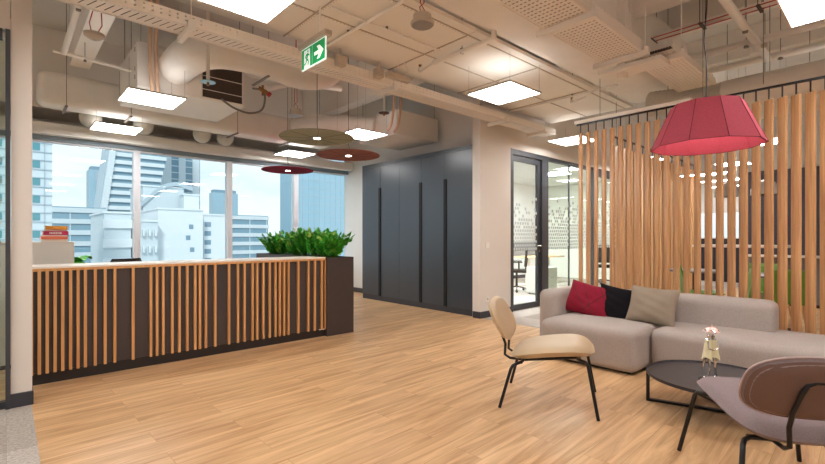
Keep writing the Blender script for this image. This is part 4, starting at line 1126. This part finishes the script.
for k, (x, y, lab) in enumerate(((7.65, 1.15, 'grey topped canteen table behind the right part of the screen'), (7.9, 2.15, 'grey topped canteen table behind the left part of the screen'))):
    t = thing('canteen_table', lab, 'table', (x, y, 0))
    MB().lathe([(.36, .72), (.37, .73), (.37, .745), (.36, .75)], n=32).build('tabletop', 'table_grey', t, smooth=30)
    MB().cyl((0, 0, .02), (0, 0, .72), .03).build('column', 'chair_black', t); MB().cyl((0, 0, 0), (0, 0, .02), .24, n=24).build('foot', 'chair_black', t)
for k, (x, y, lab) in enumerate(((8.0, 1.30, 'right dome pendant over the high canteen table'), (8.0, 1.75, 'left dome pendant over the high canteen table'))):
    t = thing('dome_pendant', lab, 'pendant lamp', (x, y, 1.86), 0, 'dome pendants in the canteen')
    MB().lathe([(.17, 0), (.165, .08), (.12, .17), (.03, .21), (.02, .21), (.115, .16), (.155, .075), (.16, 0)], n=28).build('shade', 'galv', t, smooth=True)
    MB().sph((0, 0, .05), .05).build('bulb', 'bulb', t); MB().cyl((0, 0, .2), (0, 0, SL-1.86), .004).build('cord', 'black_cable', t)

# ------------------------------------------------------------------ city outside
GZ = -45
struct('floor', MB().b2(-400, 700, 12, 700, GZ-1, GZ), 'city_ground').name = 'ground'
def pt(pxl, y):                                # X on the facade plane Y=y seen at column pxl
    l = (pxl-CX)/F; rx = math.cos(al)+l*math.sin(al); ry = math.sin(al)-l*math.cos(al); return rx*y/ry, y/ry
def zz_at(pxl, py, y):
    _, tt = pt(pxl, y); return EYE + (HY-py)/F*tt
def tower(p0, p1, ptop, y, depth, body, band, glass, fl=3.4, mull=3.0, label='', name='office_tower', style='bands', topcol=None, loc_z=GZ):
    x0, x1 = pt(p0, y)[0], pt(p1, y)[0]; zt = zz_at(p1, ptop, y)
    t = thing(name, label, 'building', ((x0+x1)/2, y+depth/2, GZ))
    def a(mb, n, m): return adopt(mb.build(n, m), t)
    a(MB().b2(x0, x1, y, y+depth, GZ, zt), 'walls', body)
    if style == 'bands':
        b = MB(); z = zt-.3
        while z > -38: b.b2(x0-.3, x1+.3, y-.35, y+depth+.1, z-fl*.42, z); z -= fl
        a(b, 'balcony_bands', band)
        w = MB(); x = x0+mull
        while x < x1: w.b2(x-.12, x+.12, y-.2, y, -38, zt-.5); x += mull
        a(w, 'mullions', band)
    if style == 'windows':
        b = MB(); z = zt-2.2
        while z > -38:
            x = x0+mull*.35
            while x+mull*.5 < x1: b.b2(x, x+mull*.55, y-.08, y+.02, z-fl*.5, z); x += mull
            z -= fl
        a(b, 'windows', glass)
        ln = MB(); z = zt-.6
        while z > -38: ln.b2(x0-.05, x1+.05, y-.18, y, z-.25, z); z -= fl
        a(ln, 'ledges', band)
    if style == 'stripes':
        w = MB(); x = x0
        while x < x1: w.b2(x, min(x1, x+mull*.5), y-.3, y, -38, zt); x += mull
        a(w, 'piers', band)
        b = MB(); z = zt-.5
        while z > -38: b.b2(x0, x1, y-.1, y, z-.4, z); z -= fl
        a(b, 'floor_lines', band)
    if style == 'glass':
        w = MB(); x = x0
        while x < x1: w.b2(x-.07, x+.07, y-.12, y, -38, zt); x += mull
        z = zt
        while z > -38: w.b2(x0, x1, y-.1, y, z-.1, z+.1); z -= fl
        a(w, 'curtain_wall_grid', band)
    if topcol: a(MB().b2(x0+1, x1-1, y+1, y+depth-1, zt, zt+2.2), 'roof_plant', topcol)
    return t
tower(-6, 52, 60, 55, 20, 'city_pale', 'city_white', 'city_teal', 2.55, 2.9, 'pale tower with teal square windows at the left window edge', style='ledges')
tw = bpy.data.objects['office_tower']
for zc in range(10):
    zb = 9.51-1.66*zc
    for (a, b) in ((-5, 2), (14, 22), (32.5, 40)):
        Xa, Xb = pt(a, 55)[0], pt(b, 55)[0]
        adopt(MB().b2(Xa, Xb, 54.94, 55.02, zb, zb+.66).build('window', 'city_teal'), tw)
lg = MB()
for zc in range(14):
    for dz in (-.14, .74): lg.b2(pt(-6, 55)[0], pt(52, 55)[0]+.05, 54.9, 55, 11.17-1.66*zc+dz-.05, 11.17-1.66*zc+dz+.03)
lg.b2(pt(44, 55)[0], pt(44.8, 55)[0], 54.9, 55, -40, 30)
adopt(lg.build('ledges', 'city_grey'), tw)
tower(89, 110, 171, 330, 12, 'city_grey', 'city_blue', 'city_glass', 6, 6, 'distant narrow grey-blue slab tower standing alone in the left pane', style='stripes', topcol='city_dark')
tower(46, 106, 208, 150, 30, 'city_glass', 'city_pale', 'city_glass', 3.0, 5, 'low wide office block with glass bands right above the books')
tower(164, 200, 60, 225, 14, 'city_glass', 'city_white', 'city_glass', 3, 6, 'tall striped tower behind the sail-shaped one', style='stripes')
tower(213, 238, 194, 320, 8, 'city_blue', 'city_grey', 'city_glass', 6, 8, 'blue grey tower low on the skyline in the third pane', style='glass', topcol='city_dark')
tower(232, 268, 216, 175, 20, 'city_glass', 'city_white', 'city_glass', 3.4, 7, 'white block with blue window bands left of the plum disc lamp')
tower(291, 362, 40, 120, 7, 'city_blue', 'city_grey', 'city_glass', 2.4, 1.9, 'tall blue glass curtain-wall tower in the rightmost pane', style='glass')
# sail-shaped tower: slanted left edge, curved shoulder on the right
Ys = 186.0
def q(px_, py_): return (pt(px_, Ys)[0], zz_at(px_, py_, Ys))
prof_l = [(92, 285), (98, 262), (104, 215), (111, 170), (118, 120), (126, 70)]
prof_r = [(175, 70), (172, 120), (167, 158), (160, 185), (158, 285)]
pts = [q(*p) for p in prof_l] + [q(*p) for p in prof_r]
t = thing('office_tower', 'tall white sail-shaped tower with a slanted left edge and banded floors', 'building', (pts[0][0], Ys, GZ))
adopt(MB().prism([(p[0], p[1]) for p in pts], (0, Ys, 0), (1, 0, 0), (0, 0, 1), (0, 30, 0)).build('walls', 'city_glass'), t)
bd = MB(); ml = MB()
def xl(z, prof):
    Q = sorted([q(*p) for p in prof], key=lambda a: a[1])
    for (a, b) in zip(Q, Q[1:]):
        if a[1] <= z <= b[1]: return a[0]+(b[0]-a[0])*(z-a[1])/(b[1]-a[1])
    return Q[0][0] if z < Q[0][1] else Q[-1][0]
z = -16
while z < 60:
    bd.b2(xl(z, prof_l)-.8, xl(z, prof_r), Ys-.8, Ys, z, z+1.35); z += 2.7
for k in range(60):
    zc = -16+k*1.25; x = xl(zc, prof_l); ml.b2(x-1.2, x+.6, Ys-1.4, Ys, zc, zc+1.3)
adopt(bd.build('balcony_bands', 'city_white'), t); adopt(ml.build('slanted_fin', 'city_white'), t)
# white complex in the middle ground
Yc = 95.0
def blk(name, label, p0, p1, ptop, y, dep, body, extra=None):
    x0, x1 = pt(p0, y)[0], pt(p1, y)[0]; zt = zz_at(p1, ptop, y)
    t = thing(name, label, 'building', ((x0+x1)/2, y+dep/2, GZ))
    adopt(MB().b2(x0, x1, y, y+dep, GZ, zt).build('walls', body), t)
    adopt(MB().b2(x0-.2, x1+.2, y-.2, y+dep+.2, zt, zt+.35).build('parapet', 'city_white'), t)
    return t, x0, x1, zt
t, x0, x1, zt = blk('city_block', 'white blank-walled building with a few small square windows, centre pane', 158, 203, 211, Yc, 14, 'city_white')
w = MB()
for (a, b) in ((189, 229), (186, 240), (190, 252)):
    X0 = pt(a, Yc)[0]; Z0 = zz_at(a, b, Yc); w.b2(X0, X0+.8, Yc-.05, Yc+.02, Z0, Z0+.9)
pieces(w, 'window', 'city_dark', t)
t, x0, x1, zt = blk('city_block', 'white building with a central column of dark windows, right of the blank one', 203.5, 228, 216, Yc+4, 14, 'city_white')
w = MB()
for k in range(5):
    Z0 = zz_at(204, 222+k*9, Yc+4); X0 = pt(204.5, Yc+4)[0]; w.b2(X0, X0+1.3, Yc+3.95, Yc+4, Z0-1, Z0)
pieces(w, 'window', 'city_dark', t)
t, x0, x1, zt = blk('city_block', 'pale office storey with a strip of square windows above the white block', 143, 184, 189, Yc+22, 14, 'city_pale')
w = MB()
for r_ in range(2):
    for c_ in range(5):
        X0 = pt(158+c_*4.6, Yc+22)[0]; X1 = pt(161.6+c_*4.6, Yc+22)[0]; Z0 = zz_at(158, 208+r_*6, Yc+22); w.b2(X0, X1, Yc+21.9, Yc+22, Z0-1.1, Z0)
pieces(w, 'window', 'city_dark', t)
ar = MB(); y = Yc+21.5
arc = []
for i in range(13):
    u = i/12; p = 141+52*u; pyy = 203-24*math.sin(min(1, u*1.1)*math.pi*.62)+ (6*u*u)
    arc.append((pt(p, y)[0], zz_at(p, pyy, y)))
for (a, b) in zip(arc, arc[1:]): ar.prism([(a[0], a[1]-1), (b[0], b[1]-1), (b[0], b[1]), (a[0], a[1])], (0, y, 0), (1, 0, 0), (0, 0, 1), (0, 6, 0))
adopt(ar.build('curved_roof', 'city_grey'), t)
t, x0, x1, zt = blk('city_block', 'white tall core box behind the blank building', 184, 199, 196, Yc+18.3, 3, 'city_white')
t, x0, x1, zt = blk('city_block', 'white banded building left of the first mullion', 104, 131, 214, Yc-5, 16, 'city_pale')
b = MB(); z = zt-1
while z > -30: b.b2(x0-.2, x1+.2, Yc-5.4, Yc-5, z-1.5, z); z -= 3.3
adopt(b.build('balcony_bands', 'city_white'), t)
t, x0, x1, zt = blk('city_block', 'white building with small balconies between mullion and blank wall', 134, 158, 222, Yc-3, 14, 'city_pale')
b = MB(); z = zt-1.4
while z > -30:
    for k in range(4):
        X0 = x0+k*(x1-x0)/4; b.b2(X0+.3, X0+(x1-x0)/4-.3, Yc-3.7, Yc-3, z-1.2, z)
    z -= 3
adopt(b.build('balconies', 'city_white'), t)

# ------------------------------------------------------------------ light
w = bpy.data.worlds.new('sky'); sc.world = w; w.use_nodes = True; nt = w.node_tree; L = nt.links.new
bg = nt.nodes['Background']
tc = nt.nodes.new('ShaderNodeTexCoord'); mp = nt.nodes.new('ShaderNodeMapping'); mp.inputs['Scale'].default_value = (1.6, 1.6, 5)
n = nt.nodes.new('ShaderNodeTexNoise'); n.inputs['Scale'].default_value = 2.2; n.inputs['Detail'].default_value = 5
L(tc.outputs['Generated'], mp.inputs[0]); L(mp.outputs[0], n.inputs['Vector'])
cr = nt.nodes.new('ShaderNodeValToRGB'); cr.color_ramp.elements[0].position = .35; cr.color_ramp.elements[1].position = .6
cr.color_ramp.elements[0].color = rgb(196, 214, 226); cr.color_ramp.elements[1].color = rgb(226, 232, 234)
L(n.outputs['Fac'], cr.inputs[0]); L(cr.outputs[0], bg.inputs['Color']); bg.inputs['Strength'].default_value = 1.4
sun = bpy.data.lights.new('sun', 'SUN'); sun.energy = 2.2; sun.angle = R(8); sun.color = (1, .97, .92)
so = bpy.data.objects.new('sun', sun); COL.objects.link(so); so.rotation_euler = (R(52), 0, R(-28))

vs = sc.view_settings
sc.display_settings.display_device = 'sRGB'
vs.view_transform = 'Standard'; vs.look = 'None'; vs.gamma = 1; vs.exposure = .16
vs.use_curve_mapping = False
sc.cycles.max_bounces = 10; sc.cycles.diffuse_bounces = 6; sc.cycles.transparent_max_bounces = 24
sc.cycles.use_denoising = True
sc.cycles.sample_clamp_indirect = 6
